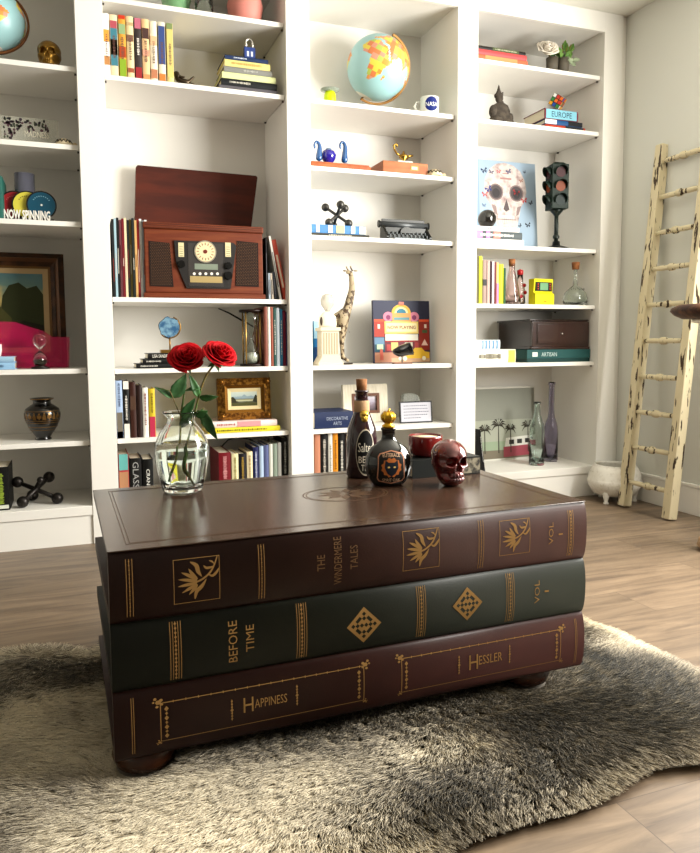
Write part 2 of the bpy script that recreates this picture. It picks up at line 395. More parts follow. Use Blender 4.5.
for t, cx, cy, w_, h_ in (('THE', 321, 563, 16, 8), ('WINDERMERE', 338, 561, 48, 8), ('TALES', 354, 557, 24, 8)):
    x, z = g.px(cx, cy); s_ = SL((x, TY0, z)); g.text(t, x, z, w_*s_, h_*s_, 90, m_dim)
for t, cx, cy, w_, h_ in (('VOL', 551, 533.5, 22, 5.5), ('I', 560.5, 534, 1.6, 5)):
    x, z = g.px(cx, cy); s_ = SL((x, TY0, z)); g.text(t, x, z, w_*s_, h_*s_, 90)
g.done()
g = Gilt(1); za, zb = BK[1][0]+.008, BK[1][1]-.008
for px_, py_ in ((176, 653), (302, 628), (421.5, 605), (510.5, 590)):
    x, _ = g.px(px_, py_); stripe_band(g, x, .02, 5, za, zb)
for cx, cy, r in ((364, 625, 18.5), (467.5, 604, 17)):
    x, z = g.px(cx, cy); q = r*SL((x, TY0, z))
    n = 8
    for i in range(n):
        for j in range(n):
            a, b = (i-n/2)/n*2, (j-n/2)/n*2; h = 2/n
            cxm, czm = a+h/2, b+h/2
            if abs(cxm) < .1+h and abs(czm) < .1+h and (i+j)%2: continue
            k = (min(i, n-1-i), min(j, n-1-j))
            if k in ((1, 1), (1, 3), (3, 1), (2, 2)): continue
            R45 = lambda u, v: (x+(u-v)*q*.5, z+(u+v)*q*.5)
            g.poly([R45(a, b), R45(a+h, b), R45(a+h, b+h), R45(a, b+h)])
for t, cx, cy, w_, h_ in (('BEFORE', 233, 642, 42, 9), ('TIME', 250, 638, 27, 8), ):
    x, z = g.px(cx, cy); s_ = SL((x, TY0, z)); g.text(t, x, z, w_*s_, h_*s_, 90)
for t, cx, cy, w_, h_ in (('VOL', 537, 592, 23, 6), ('I', 546.5, 591, 1.8, 5)):
    x, z = g.px(cx, cy); s_ = SL((x, TY0, z)); g.text(t, x, z, w_*s_, h_*s_, 90)
g.done()
g = Gilt(2); za, zb = BK[2][0]+.012, BK[2][1]-.012
for px_, py_ in ((133, 725), (576, 642)):
    x, _ = g.px(px_, py_); g.vline(x-.002, za, zb, .0012); g.vline(x+.002, za, zb, .0012)
for (a, b, ta, tb_) in ((160, 363, (700, 740), (660, 700)), (401, 560, (655, 697), (628, 662))):
    x0, zt = g.px(a, ta[0]); _, zq = g.px(a, ta[1]); x1, _ = g.px(b, tb_[0])
    zt, zq = BK[2][1]-.030, BK[2][0]+.028
    g.hline(x0, x1, zt, .0016); g.hline(x0, x1, zq, .0012); g.vline(x0, zq, zt, .0016); g.vline(x1, zq, zt, .0016)
    k = x0
    while k < x1: g.poly([(k-.002, zt), (k, zt-.0028), (k+.002, zt), (k, zt+.0028)]); k += .024
    for xx, sx in ((x0, 1), (x1, -1)):
        g.scroll(xx-sx*.004, zt+.002, .011, -sx, 1); g.scroll(xx-sx*.003, zq-.002, .006, -sx, -1)
        for k in range(7):
            zc = zq+.01+(zt-zq-.022)*k/6; q = .0028 if k%2 else .0042
            g.poly([(xx+sx*.011-q, zc), (xx+sx*.011, zc-q*1.2), (xx+sx*.011+q, zc), (xx+sx*.011, zc+q*1.2)])
for cx, cy in ((232, 710), (297, 695), (459, 665), (509.5, 654)):
    x, z = g.px(cx, cy)
    for k in range(-3, 4):
        q = .0035 if k == 0 else .002
        g.poly([(x-q, z+k*.006), (x, z+k*.006-.004), (x+q, z+k*.006), (x, z+k*.006+.004)])
for t, cx, cy, w_, h_, fat in (('H', 248.5, 704.5, 10, 15, .02), ('APPINESS', 271, 700.5, 33, 9, 0), ('H', 473.5, 662, 10, 15, .02), ('ESSLER', 490.5, 658, 27, 9, 0)):
    x, z = g.px(cx, cy); s_ = SL((x, TY0, z)); g.text(t, x, z, w_*s_, h_*s_, 0)
g.done()
footm = M('#3c1d12', .22, 0, c2='#4a2817', sc=20)
for x, y in ((TX0+.062, TY0+.075), (TX1-.105, TY0+.085), (TX0+.085, TY1-.09), (TX1-.085, TY1-.09)):
    B(footm).lathe([(0, .004), (.035, .004), (.057, .014), (.064, .033), (.058, .049), (.045, .059), (0, .059)], (x, y, 0), 32).build('bun_foot', tb)
# ================================================================ fur rug
def smooth_closed(pts, n=6):
    out = []; N_ = len(pts)
    for i in range(N_):
        p0, p1, p2, p3 = [np.array(pts[(i+k-1)%N_]) for k in range(4)]
        for k in range(n):
            t = k/n; out.append(.5*((2*p1)+(-p0+p2)*t+(2*p0-5*p1+4*p2-p3)*t*t+(-p0+3*p1-3*p2+p3)*t**3))
    return np.array(out)
_rp = [(-40, 690), (0, 652), (50, 645), (96, 646), (150, 612), (300, 585), (480, 588), (560, 606), (590, 622), (612, 630), (640, 645), (672, 660), (704, 672), (745, 690), (790, 712), (770, 738), (722, 748), (690, 752), (655, 756), (628, 768), (600, 786), (562, 800), (505, 814), (455, 832), (410, 860), (330, 905), (200, 960), (50, 950), (-90, 850), (-110, 760)]
RP = smooth_closed([tuple(UZ(x, y, .03)[:2]) for x, y in _rp])
def inside(P, poly):
    x, y = P[:, 0], P[:, 1]; r = np.zeros(len(P), bool); j = len(poly)-1
    for i in range(len(poly)):
        xi, yi = poly[i]; xj, yj = poly[j]
        c = ((yi > y) != (yj > y)) & (x < (xj-xi)*(y-yi)/(yj-yi+1e-12)+xi); r ^= c; j = i
    return r
def edge_dist(P, poly):
    d = np.full(len(P), 9.); V = np.zeros_like(P)
    for i in range(len(poly)):
        a, b = poly[i-1], poly[i]; ab = b-a; t = np.clip(((P-a)@ab)/(ab@ab+1e-12), 0, 1); q = a+t[:, None]*ab
        h = np.hypot(*(P-q).T); u = h < d; V[u] = (q-P)[u]; d = np.minimum(d, h)
    return d, V
class VN:      # smooth 2-D value noise
    def __init__(s, seed): s.t = np.random.default_rng(seed).random((64, 64))
    def __call__(s, x, y):
        xi, yi = np.floor(x).astype(int), np.floor(y).astype(int); fx, fy = x-xi, y-yi; fx = fx*fx*(3-2*fx); fy = fy*fy*(3-2*fy)
        g = lambda a, b: s.t[a%64, b%64]
        return (g(xi, yi)*(1-fx)+g(xi+1, yi)*fx)*(1-fy)+(g(xi, yi+1)*(1-fx)+g(xi+1, yi+1)*fx)*fy
n1, n2, n3, n4, n5 = [VN(i) for i in range(5)]
def rug_h(x, y): return .005+.010*n1(x*4, y*4)+.004*n2(x*9, y*9)
rug = T('fur_rug', 'shaggy grey and cream faux fur pelt rug lying under the coffee table', 'rug', (0, 0, 0))
cx_, cy_ = RP.mean(0)
bmk = B(M('#8a8378', .95)); ring = [bmk.bm.verts.new((p[0], p[1], .004)) for p in RP]; ringb = [bmk.bm.verts.new((p[0], p[1], .0005)) for p in RP]
bmk.bm.faces.new(ring); bmk.bm.faces.new(ringb[::-1])
for k in range(len(ring)): bmk.bm.faces.new((ring[k-1], ring[k], ringb[k], ringb[k-1]))
bmk.build('backing', rug)
def fur_mat():
    m, N, L, b = node_mat('faux_fur')
    at = N.new('ShaderNodeAttribute'); at.attribute_name = 'tone'; hi = N.new('ShaderNodeHairInfo')
    crA = N.new('ShaderNodeValToRGB'); e = crA.color_ramp.elements       # root colour of the strand
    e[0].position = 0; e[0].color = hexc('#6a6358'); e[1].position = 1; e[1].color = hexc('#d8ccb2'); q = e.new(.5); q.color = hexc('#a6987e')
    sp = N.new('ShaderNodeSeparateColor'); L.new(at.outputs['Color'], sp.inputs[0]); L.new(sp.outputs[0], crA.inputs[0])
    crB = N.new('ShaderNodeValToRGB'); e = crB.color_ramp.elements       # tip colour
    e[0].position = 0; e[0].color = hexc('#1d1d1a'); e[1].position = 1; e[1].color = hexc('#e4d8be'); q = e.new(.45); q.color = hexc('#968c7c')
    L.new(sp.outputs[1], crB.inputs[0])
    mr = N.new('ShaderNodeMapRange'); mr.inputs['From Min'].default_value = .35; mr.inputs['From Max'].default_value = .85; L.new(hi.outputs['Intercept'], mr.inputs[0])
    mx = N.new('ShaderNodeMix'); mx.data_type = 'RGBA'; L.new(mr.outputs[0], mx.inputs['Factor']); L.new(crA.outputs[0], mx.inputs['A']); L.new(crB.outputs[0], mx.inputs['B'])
    L.new(mx.outputs['Result'], b.inputs['Base Color']); b.inputs['Roughness'].default_value = .6; b.inputs['Specular IOR Level'].default_value = .25
    return m
NF = 300000
mn, mx_ = RP.min(0), RP.max(0)
P = rng.random((int(NF*1.9), 2))*(mx_-mn)+mn; P = P[inside(P, RP)]
def loc2(P): c, s_ = math.cos(TTH), math.sin(TTH); a, b = P[:, 0]-TO.x, P[:, 1]-TO.y; return np.stack([a*c+b*s_, b*c-a*s_], 1)
Q = loc2(P); hid = (Q[:, 0] > .16) & (Q[:, 0] < TX1-.16) & (Q[:, 1] > .2) & (Q[:, 1] < TY1-.1); P = P[~hid]
FEET = ((TX0+.062, TY0+.075), (TX1-.105, TY0+.085), (TX0+.085, TY1-.09), (TX1-.085, TY1-.09))
for x, y in FEET: Q = loc2(P); P = P[np.hypot(Q[:, 0]-x, Q[:, 1]-y) > .054]
# drop strands the frame can never show (behind and beside the camera)
P = P[:NF]; n_ = len(P); X, Y = P.T
ed, ev = edge_dist(P, RP)
# combing: large swirls, plus pull outwards at the hem
ang = -1.15+3.2*(n2(X*1.5+3, Y*1.5)-.5)+1.2*(n3(X*4, Y*4)-.5)+rng.normal(0, .2, n_)-.9*np.clip(.5-X, 0, 1)
# clumps: strands lean to a shared clump centre
cl = .021; Xw, Yw = X+.05*n2(X*9, Y*9)+.02*n3(X*31, Y*31), Y+.05*n4(X*9, Y*9)+.02*n5(X*31, Y*31); gx, gy = np.floor((Xw*.83+Yw*.55)/cl), np.floor((Yw*.83-Xw*.55)/cl); hx = np.modf(np.abs(np.sin(gx*12.9898+gy*78.233)*43758.5453))[0]; hy = np.modf(np.abs(np.sin(gx*39.346+gy*11.135)*24634.6345))[0]
cid = np.unique(gx*10007+gy, return_inverse=True)[1].reshape(-1); cnt = np.bincount(cid); ccx, ccy = (np.bincount(cid, X)/cnt)[cid], (np.bincount(cid, Y)/cnt)[cid]
ang += (hx-.5)*.7
lenm = (.042+.030*n4(X*5, Y*5))*rng.uniform(.7, 1.15, n_)*np.clip(.75+ed*5, .75, 1)
dx, dy = np.cos(ang), np.sin(ang)
wv = np.clip(1-ed/.11, 0, 1)*1.6; en = ev/(ed[:, None]+1e-6); dx += en[:, 0]*wv; dy += en[:, 1]*wv; nn = np.hypot(dx, dy)+1e-6; dx /= nn; dy /= nn
z0 = rug_h(X, Y)*np.clip(ed*14, .25, 1)
Q = loc2(P)
for fx_, fy_ in FEET:
    dd = np.hypot(Q[:, 0]-fx_, Q[:, 1]-fy_); kk = np.clip((dd-.04)/.08, .25, 1); lenm = lenm*kk; z0 = z0*kk
under = (Q[:, 0] > -.03) & (Q[:, 0] < TX1+.03) & (Q[:, 1] > -.05) & (Q[:, 1] < TY1+.02); lenm = np.where(under, lenm*.75, lenm)
K = 5; pos = np.empty((n_, K, 3))
for k in range(K):
    t = k/(K-1); lean = lenm*(.80*t**1.25); q = .26*t
    pos[:, k, 0] = X+dx*lean+(ccx-X)*q+rng.normal(0, .0016, n_)*t
    pos[:, k, 1] = Y+dy*lean+(ccy-Y)*q+rng.normal(0, .0016, n_)*t
    pos[:, k, 2] = z0+lenm*(.72*t-.30*t*t)
hc = bpy.data.hair_curves.new('fur_pile'); hc.add_curves([K]*n_)
hc.attributes['position'].data.foreach_set('vector', pos.reshape(-1).astype(np.float32))
ra = hc.attributes.new('radius', 'FLOAT', 'POINT')
ra.data.foreach_set('value', np.tile(np.array([.0008, .00085, .00075, .0005, .00015]), n_).astype(np.float32))
patch = .62*n5(X*3.1+1, Y*3.1)+.38*n1(X*8, Y*8)
light = np.clip((patch-.36)*2.4, 0, 1)
tipd = n3(X*2.3+9, Y*2.3)*.6+n4(X*7, Y*7)*.4
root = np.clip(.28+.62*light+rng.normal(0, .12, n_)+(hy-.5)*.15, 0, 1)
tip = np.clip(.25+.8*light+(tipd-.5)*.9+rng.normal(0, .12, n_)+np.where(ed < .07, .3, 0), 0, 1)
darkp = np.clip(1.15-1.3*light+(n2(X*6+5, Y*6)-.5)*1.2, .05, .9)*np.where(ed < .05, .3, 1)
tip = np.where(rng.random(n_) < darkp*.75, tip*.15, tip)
ca = hc.attributes.new('tone', 'FLOAT_COLOR', 'CURVE')
ca.data.foreach_set('color', np.stack([root, tip, root*0, root*0+1], 1).reshape(-1).astype(np.float32))
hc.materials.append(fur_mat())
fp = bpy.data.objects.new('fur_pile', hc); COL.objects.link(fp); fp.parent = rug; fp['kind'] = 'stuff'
# ================================================================ on the coffee table
ZT = TZT+.0027
glass = M('#f6fbf8', .02, 0, trans=1, ior=1.45)
def skull_mesh(h, mat, name='skull', parent=None, loc=(0,0,0), rz=0, sub=6, teeth=True):
    """skull facing -Y, standing on its jaw at z=0, total height h"""
    bm = bmesh.new(); bmesh.ops.create_icosphere(bm, subdivisions=sub, radius=1)
    sm = lambda a, b, t: (lambda q: q*q*(3-2*q))(min(max((t-a)/(b-a), 0), 1))
    g2 = lambda d2, s_: math.exp(-d2/(s_*s_))
    for v in bm.verts:
        x, y, z = v.co; fr = sm(.30, -.45, y); fr2 = sm(.62, -.15, y); lowf = sm(.1, -.9, z)
        w = .76-.06*sm(.1, -.4, z)*fr-.10*sm(-.45, -1, z)*fr
        px, py, pz = x*w, y*.90+.06, z*.74+.12
        # face block: pull the lower front down and forward, squared off
        pz -= fr2*lowf*.50; py -= fr*lowf*.16*(1-.3*sm(-.7, -1, z))
        k_ = fr*sm(-.3, -.8, z); px *= 1+.42*k_*(1-abs(x))
        pz += (1-fr2)*lowf*.16
        zz = pz
        py += -.07*g2((zz-.20)**2*3+(abs(px)-.26)**2, .22)*fr
        for sx in (-1, 1):
            d = math.sqrt(((px-sx*.27)/1.08)**2+((zz-.02)/.95)**2); py += .34*sm(.225, .13, d)*fr
            d = (px-sx*.50)**2+((zz+.20)*1.7)**2; py -= .07*g2(d, .15)*fr; px += sx*.06*g2(d, .16)
            d = (px-sx*.46)**2+((zz+.50)*1.1)**2; py += .16*g2(d, .15)*fr; px -= sx*.09*g2(d, .16)
            d = ((px-sx*.62)*1.0)**2+((zz-.10))**2; px -= sx*.07*g2(d, .16)
        if -.42 < zz < .0:
            hw = .03+.10*min(1, (-zz)/.30); py += .24*sm(hw+.03, hw-.02, abs(px))*sm(-.42, -.36, zz)*sm(.0, -.05, zz)*fr
        if teeth and fr > .3:
            m_ = sm(.36, .28, abs(px)); band = sm(.21, .13, abs(zz+.66))*m_
            py -= .07*band; py += .030*band*(.5+.5*math.cos(px*52))
            py += .11*sm(.035, .008, abs(zz+.66))*m_
        v.co = (px, py, pz)
    zs = [v.co.z for v in bm.verts]; lo, hi = min(zs), max(zs); lo += .04; k = h/(hi-lo)
    for v in bm.verts: v.co = Vector((v.co.x, v.co.y, max(v.co.z, lo)-lo))*k
    for f in bm.faces: f.smooth = True
    me = bpy.data.meshes.new(name); bm.to_mesh(me); bm.free(); me.materials.append(mat)
    o = bpy.data.objects.new(name, me); COL.objects.link(o); o.location = loc; o.rotation_euler = (0, 0, rz)
    if parent: o.parent = parent
    return o
# glass vase
vc = UZ(183, 491, ZT); s_ = S(vc)
v = T('glass_vase', 'clear round-bellied glass vase half full of water on the coffee table', 'vase', (vc.x, vc.y, ZT))
hh = 80*s_
out = [(0, .0), (.20, .0), (.235, .012), (.245, .03), (.285, .18), (.325, .36), (.335, .50), (.32, .62), (.27, .74), (.19, .84), (.165, .885), (.175, .93), (.225, .985), (.232, 1.0)]
inn = [(.224, 1.0), (.215, .985), (.163, .93), (.152, .885), (.178, .84), (.255, .735), (.305, .62), (.32, .50), (.31, .36), (.27, .18), (.222, .06), (.0, .05)]
SCV = hh*.90
out = [(r*SCV*1.1, z*hh) for r, z in out]; inn = [(r*SCV*1.1, z*hh) for r, z in inn]
B(glass).lathe(out+inn, n=48, rip=.012, nr=12).build('vase_body', v)
wz = .60*hh
B(M('#f4faf8', .0, 0, trans=1, ior=1.333)).lathe([(0, .0502*hh), (.221*SCV*1.1, .0605*hh), (.2695*SCV*1.1, .18*hh), (.3095*SCV*1.1, .36*hh), (.3195*SCV*1.1, .50*hh), (.309*SCV*1.1, wz), (0, wz)], n=48, rip=.012, nr=12).build('water', v)
# roses
redp = M('#a0030b', .7, 0, c2='#bd0716', sc=25); redp.node_tree.nodes['Principled BSDF'].inputs['Specular IOR Level'].default_value = .12; greenl = M('#254a22', .5, 0, c2='#3a6530', sc=30); stemm = M('#3f5a24', .5, 0, c2='#6d5a2a', sc=40)
def leaf(parent, base, tip, wid, bend=.15, twist=0, mat=None):
    a, b = Vector(base), Vector(tip); d = b-a; Ln = d.length; d.normalize(); side = d.cross(Vector((0, -1, .25))).normalized()
    side.rotate(Matrix.Rotation(twist, 3, d)); up = side.cross(d)
    def f(u, v_):
        w = wid*math.sin(PI*min(1, u**.75))*(1-.15*u)*(1+.06*math.sin(u*60)); q = (v_-.5)*2
        return a+d*(u*Ln)+side*(q*w)+up*(abs(q)*w*.35-bend*Ln*u*u)
    o = B(mat or greenl).grid(f, 14, 4).build('leaf', parent, sol=.0006); return o
def rose(label, cx, cy, rpx, stem_px, seed, tilt, Yo):
    r_ = random.Random(seed); Y = vc.y+Yo; c = U(cx, cy, Y); k = S(c); R = rpx*k
    t = T('rose', label, 'rose', tuple(c)); 
    A = Matrix.Rotation(tilt[0], 3, 'X') @ Matrix.Rotation(tilt[1], 3, 'Y')
    npet = 26
    for i in range(npet):
        q = i/(npet-1); rad = R*(.10+.80*q**1.05); ht = R*(.95-.42*q); a0 = i*2.39996+r_.uniform(-.2, .2); op = .12+1.05*q**1.4
        wid = .95+.15*r_.random()
        def f(u, v_, rad=rad, ht=ht, a0=a0, op=op, wid=wid, q=q):
            ph = (u-.5)*2*wid*(1.35-.35*q); s2 = v_
            rr = rad*(.25+.75*s2**.7)*(1+.0*ph)+op*R*.13*s2**3*(1+.3*math.cos(ph*2))
            z = -R*.55+(ht+R*.55)*(s2**.85)*(1-.22*abs(ph/1.2)**2.5)-op*R*.26*s2**4
            rr += R*.02*math.sin(ph*5+a0)*s2
            return A @ Vector((rr*math.cos(a0+ph), rr*math.sin(a0+ph), z*.8))
        B(redp).grid(f, 10, 8).build('petal', t, sol=.0008)
    sb = A @ Vector((0, 0, -R*.5))
    for k2 in range(5):
        a = k2*2*PI/5; e = A @ Vector((math.cos(a)*R*.55, math.sin(a)*R*.55, -R*.62)); leaf(t, sb, e, R*.12, .3)
    B(greenl).ball(sb, R*.17, 8).build('rose_hip', t)
    pts = [sb]+[U(x, y, vc.y+yo)-c for x, y, yo in stem_px]
    sp = [Vector(p) for p in smooth_open(pts, 5)]
    B(stemm).tube(sp, .0026, 8).build('stem', t)
    return t, c
t1, c1 = rose('large open red rose on the left in the glass vase', 187, 359, 18, [(184, 395, 0), (181, 415, 0), (180, 440, .0), (176, 462, -.012), (170, 481, -.028)], 3, (.85, -.08), .01)
t2, c2 = rose('red rose tilting to the right in the glass vase', 219.5, 356, 18, [(205, 378, 0), (198, 400, 0), (192, 425, .0), (186, 448, .008), (184, 466, .018), (190, 482, .03)], 8, (.75, .30), -.02)
def PL(x, y, yo, c): return U(x, y, vc.y+yo)-c
for t_, c_, (bx, by), (tx, ty), wd, b_, tw in ((t1, c1, (183, 392), (170, 378), .0, 0, 0), (t1, c1, (172, 398), (187, 374), .020, .1, .3), (t1, c1, (172, 398), (156, 386), .010, .15, .4),
        (t1, c1, (181, 418), (196, 398), .013, .1, .2), (t1, c1, (180, 428), (194, 410), .012, .1, -.2), (t2, c2, (199, 397), (218, 399), .011, .25, .8), (t2, c2, (198, 397), (190, 374), .012, .1, .2),
        (t2, c2, (201, 410), (217, 441), .015, .1, .5), (t2, c2, (195, 415), (208, 412), .013, .2, .6), (t2, c2, (201, 388), (185, 389), .008, .2, .5)):
    if wd: leaf(t_, PL(bx, by, .0, c_), PL(tx, ty, -.015, c_), wd, b_, tw, M('#335a32', .5, 0, c2='#4c7546', sc=30) if wd > .014 else None)
B(stemm).tube([PL(181, 418, 0, c1), PL(176, 405, 0, c1), PL(170, 391, -.01, c1), PL(158, 388, -.02, c1)], .0014, 6).build('stem', t1)
B(stemm).tube([PL(193, 420, 0, c2), PL(199, 412, 0, c2), PL(204, 408, -.005, c2)], .0014, 6).build('stem', t2)
# tall salt bottle
bc = UZ(362, 476, ZT); s_ = S(bc)
t = T('tall_bottle', 'tall dark plum bottle with cork stopper and small gold skull', 'bottle', (bc.x, bc.y, ZT), -.2)
dk = M('#2a141b', .12, 0, coat=.6); q = s_
B(dk).lathe([(0, 0), (14*q, 0), (15.5*q, 2*q), (15.5*q, 38*q), (14*q, 48*q), (9.5*q, 60*q), (7.2*q, 66*q), (7*q, 72*q), (6.2*q, 76*q), (6*q, 84*q), (7*q, 84*q), (7*q, 86*q), (0, 86*q)], n=40).build('bottle_body', t)
B(M('#b08d6a', .9, 0, bump=.4)).lathe([(7.6*q, 64*q), (7.9*q, 66*q), (7.6*q, 75*q), (6.9*q, 76*q)], n=24).build('twine_wrap', t)
B(M('#9a6b45', .85, 0, c2='#7c5232', sc=60)).lathe([(0, 85.5*q), (5*q, 85.5*q), (5.6*q, 97*q), (0, 97*q)], n=20).build('cork', t)
skull_mesh(12*q, M('#d9b04a', .3, .8), 'gold_skull_charm', t, (1.2*q, -8.2*q, 55*q), 0, 4)
lb = B(M('#0e0c0c', .5)); Yl = -15.6*q
def on_cyl(R, zoff=0):
    def f(v):
        a = v.x/R; rr = R+(-(v.y))*0; return Vector((rr*math.sin(a), -rr*math.cos(a), v.z))
    return f
def ell_patch(mb, R, cx, cz, rx, rz, n=28, off=0):
    f = on_cyl(R+off); rings = 4; pv = None
    for j in range(1, rings+1):
        V_ = [mb.bm.verts.new(f(Vector((cx+rx*j/rings*math.cos(2*PI*k/n), 0, cz+rz*j/rings*math.sin(2*PI*k/n))))) for k in range(n)]
        if pv is None: mb._tag([mb.bm.faces.new(V_)], True)
        else: mb._tag([mb.bm.faces.new((pv[k], pv[(k+1)%n], V_[(k+1)%n], V_[k])) for k in range(n)], True)
        pv = V_
ell_patch(lb, 15.6*q, 1*q, 26*q, 9.6*q, 22.5*q, off=0); lb.m(M('#cfc3ae', .6)); 
f_ = on_cyl(15.9*q)
for k in range(40):
    a, b = 2*PI*k/40, 2*PI*(k+1)/40
    lb.face([f_(Vector((1*q+9.8*q*r_*math.cos(w_), 0, 26*q+23*q*r_*math.sin(w_)))) for w_, r_ in ((a, 1), (b, 1), (b, .94), (a, .94))])
lb.build('label', t)
cream = M('#e9dfcc', .6)
for s__, z_, w_, h_ in (('Salted', 31, 16, 9), ('BEER', 19, 15, 6.5), ('TEA', 11, 10, 6)):
    txt(s__, w_*q, h_*q, cream, t, (1.5*q, 0, z_*q), name='label_lettering', fn=on_cyl(16*q))
# round black bottle with golden pumpkin stopper
bc = UZ(388.5, 485, ZT); q = S(bc)
t = T('round_bottle', 'squat glossy black round bottle with a golden pumpkin stopper', 'bottle', (bc.x, bc.y, ZT), -.2)
bk_ = M('#080807', .08, 0, coat=.8)
B(bk_).lathe([(0, 0), (13*q, 0), (17*q, 3*q), (22*q, 10*q), (24*q, 19*q), (23*q, 29*q), (18*q, 38*q), (11*q, 43.5*q), (7.5*q, 46*q), (6.6*q, 49*q), (6.6*q, 55*q), (7.6*q, 56*q), (7.6*q, 58*q), (0, 58*q)], n=48, sy=.62).build('bottle_body', t)
gd = M('#d8a92f', .25, .9)
B(gd).lathe([(0, 57.5*q), (6*q, 57.5*q), (6.4*q, 60*q), (4*q, 61.5*q), (4*q, 62.5*q)], n=20).lathe([(0, 62*q), (4*q, 62.3*q), (7.2*q, 66*q), (7.4*q, 70*q), (4.5*q, 74*q), (1.5*q, 73.5*q), (0, 73*q)], n=48, rip=.07, nr=9).build('pumpkin_stopper', t)
B(gd).tube([(0, 0, 73*q), (.4*q, 0, 75*q), (1.4*q, 0, 76.5*q)], [1.2*q, .9*q, .8*q], 8).build('pumpkin_stem', t)
def on_ell(v):
    # front of the flattened body (semi-axes 24 x 15) at height v.z
    z = v.z/q; R = np.interp(z, [0, 3, 10, 19, 29, 38, 43.5], [13, 17, 22, 24, 23, 18, 11])*q
    x = max(-R*.98, min(R*.98, v.x)); return Vector((x, -math.sqrt(R*R-x*x)*.62-.0012-v.y, v.z))
lab = MB()
def patch(mb, pts, off, ctr):
    if len(pts) < 40:
        m_ = 6; pts = [(pts[i][0]+(pts[(i+1)%len(pts)][0]-pts[i][0])*k/m_, pts[i][1]+(pts[(i+1)%len(pts)][1]-pts[i][1])*k/m_) for i in range(len(pts)) for k in range(m_)]
    c = Vector((ctr[0]*q, off*q, ctr[1]*q)); n = len(pts); pv = None
    for j in range(1, 9):
        V_ = [mb.bm.verts.new(on_ell(c+Vector(((p[0]*q-c.x)*j/8, 0, (p[1]*q-c.z)*j/8)))) for p in pts]
        if pv is None: mb._tag([mb.bm.faces.new(V_)], True)
        else: mb._tag([mb.bm.faces.new((pv[k], pv[(k+1)%n], V_[(k+1)%n], V_[k])) for k in range(n)], True)
        pv = V_
octo = [(-14, 9), (-13, 31), (-11, 34), (0, 37), (11, 34), (13, 31), (14, 9), (12, 6), (0, 3.5), (-12, 6)]
lab.m(M('#c98a6a', .5)); patch(lab, octo, .0, (0, 20)); lab.m(M('#191513', .5)); patch(lab, [(x*.93, 20+(z-20)*.94) for x, z in octo], .12, (0, 20))
lab.m(M('#b5652e', .5)); patch(lab, [(10.5*math.cos(a)*(1 if k%2 else .86), 20+10*math.sin(a)*(1 if k%2 else .86)) for k, a in enumerate([2*PI*i/24 for i in range(24)])], .24, (0, 20))
lab.m(M('#1d222b', .4)); patch(lab, [(-6, 27.5), (-3, 25), (3, 25), (6, 27.5), (7, 20), (4, 14), (0, 11), (-4, 14), (-7, 20)], .36, (0, 20))
lab.m(M('#d8b56a', .4)); 
for sx in (-1, 1): patch(lab, [(sx*2.9+1.3*math.cos(a), 20.5+.9*math.sin(a)) for a in [2*PI*i/8 for i in range(8)]], .5, (sx*2.9, 20.5))
lab.build('label', t)
txt('EUTERACE', 17*q, 3.6*q, M('#d9b08c', .5), t, (0, .3*q, 32.3*q), name='label_lettering', fn=lambda v: on_ell(Vector((v.x, .7*q, v.z))))
txt('SPIRIT OAK', 18*q, 3.2*q, M('#d9b08c', .5), t, (0, .3*q, 7.6*q), name='label_lettering', fn=lambda v: on_ell(Vector((v.x, .7*q, v.z))))
# black and grey box books behind, candle on top, red skull
def book_part(mat, x0, x1, y0, y1, z0, z1, spine='-y'): pass
bk0 = UZ(412, 474, ZT); bk1 = UZ(481, 469, ZT); q = S(bk0)
t = T('lying_book', 'thick black book lying behind the red skull with white lettering on its spine', 'book', (bk0.x-.03, 1.80, ZT), .0)
Lx = U(480, 474, 1.80).x-(bk0.x-.03); hb = (U(430, 459.5, 1.80).z-ZT)
cb = B(M('#171a18', .45)).box(0, Lx, 0, .13, 0, .004).box(0, Lx, 0, .13, hb-.004, hb).box(0, Lx*.62, 0, .004, .004, hb-.004)
cb.m(M('#8e8672', .6, 0, c2='#33302a', sc=60)).box(Lx*.62, Lx, 0, .004, .004, hb-.004); cb.build('book_cover', t)
B(M('#d9d2bd', .8)).box(.003, Lx-.003, .0045, .127, .0045, hb-.0045).build('page_block', t)
txt('VOL', .035, .016, M('#dcdcd4', .5), t, (Lx*.42, -.0003, hb*.5), (0, 0, 1), (-1, 0, 0), 'spine_lettering')
cc = U(428, 454, 1.845)
t = T('red_candle_jar', 'round dark red candle jar with pale wax on the black book', 'candle', (cc.x, 1.862, ZT+hb+.0006)); q = S(cc)
B(M('#6a1413', .2, 0, coat=.5)).lathe([(0, 0), (12*q, 0), (15.5*q, 4*q), (17.5*q, 12*q), (17.2*q, 19*q), (17.2*q, 21*q), (16.2*q, 21*q), (16.2*q, 17.5*q), (0, 17.5*q)], n=40).build('jar', t)
B(M('#e6d3ae', .5, sss=.3)).lathe([(0, 17.6*q), (16*q, 17.6*q), (15.9*q, 19*q), (0, 18.8*q)], n=32).build('wax', t)
sc_ = UZ(456, 486.5, ZT); q = S(sc_)
o = skull_mesh(46*q, M('#4a0a0c', .16, .3, c2='#6b1512', sc=30, coat=1), 'decorative_skull', None, (sc_.x-.004, sc_.y+.03, ZT), .0)
tag(o, 'shiny dark red skull ornament at the right end of the tabletop group', 'skull')
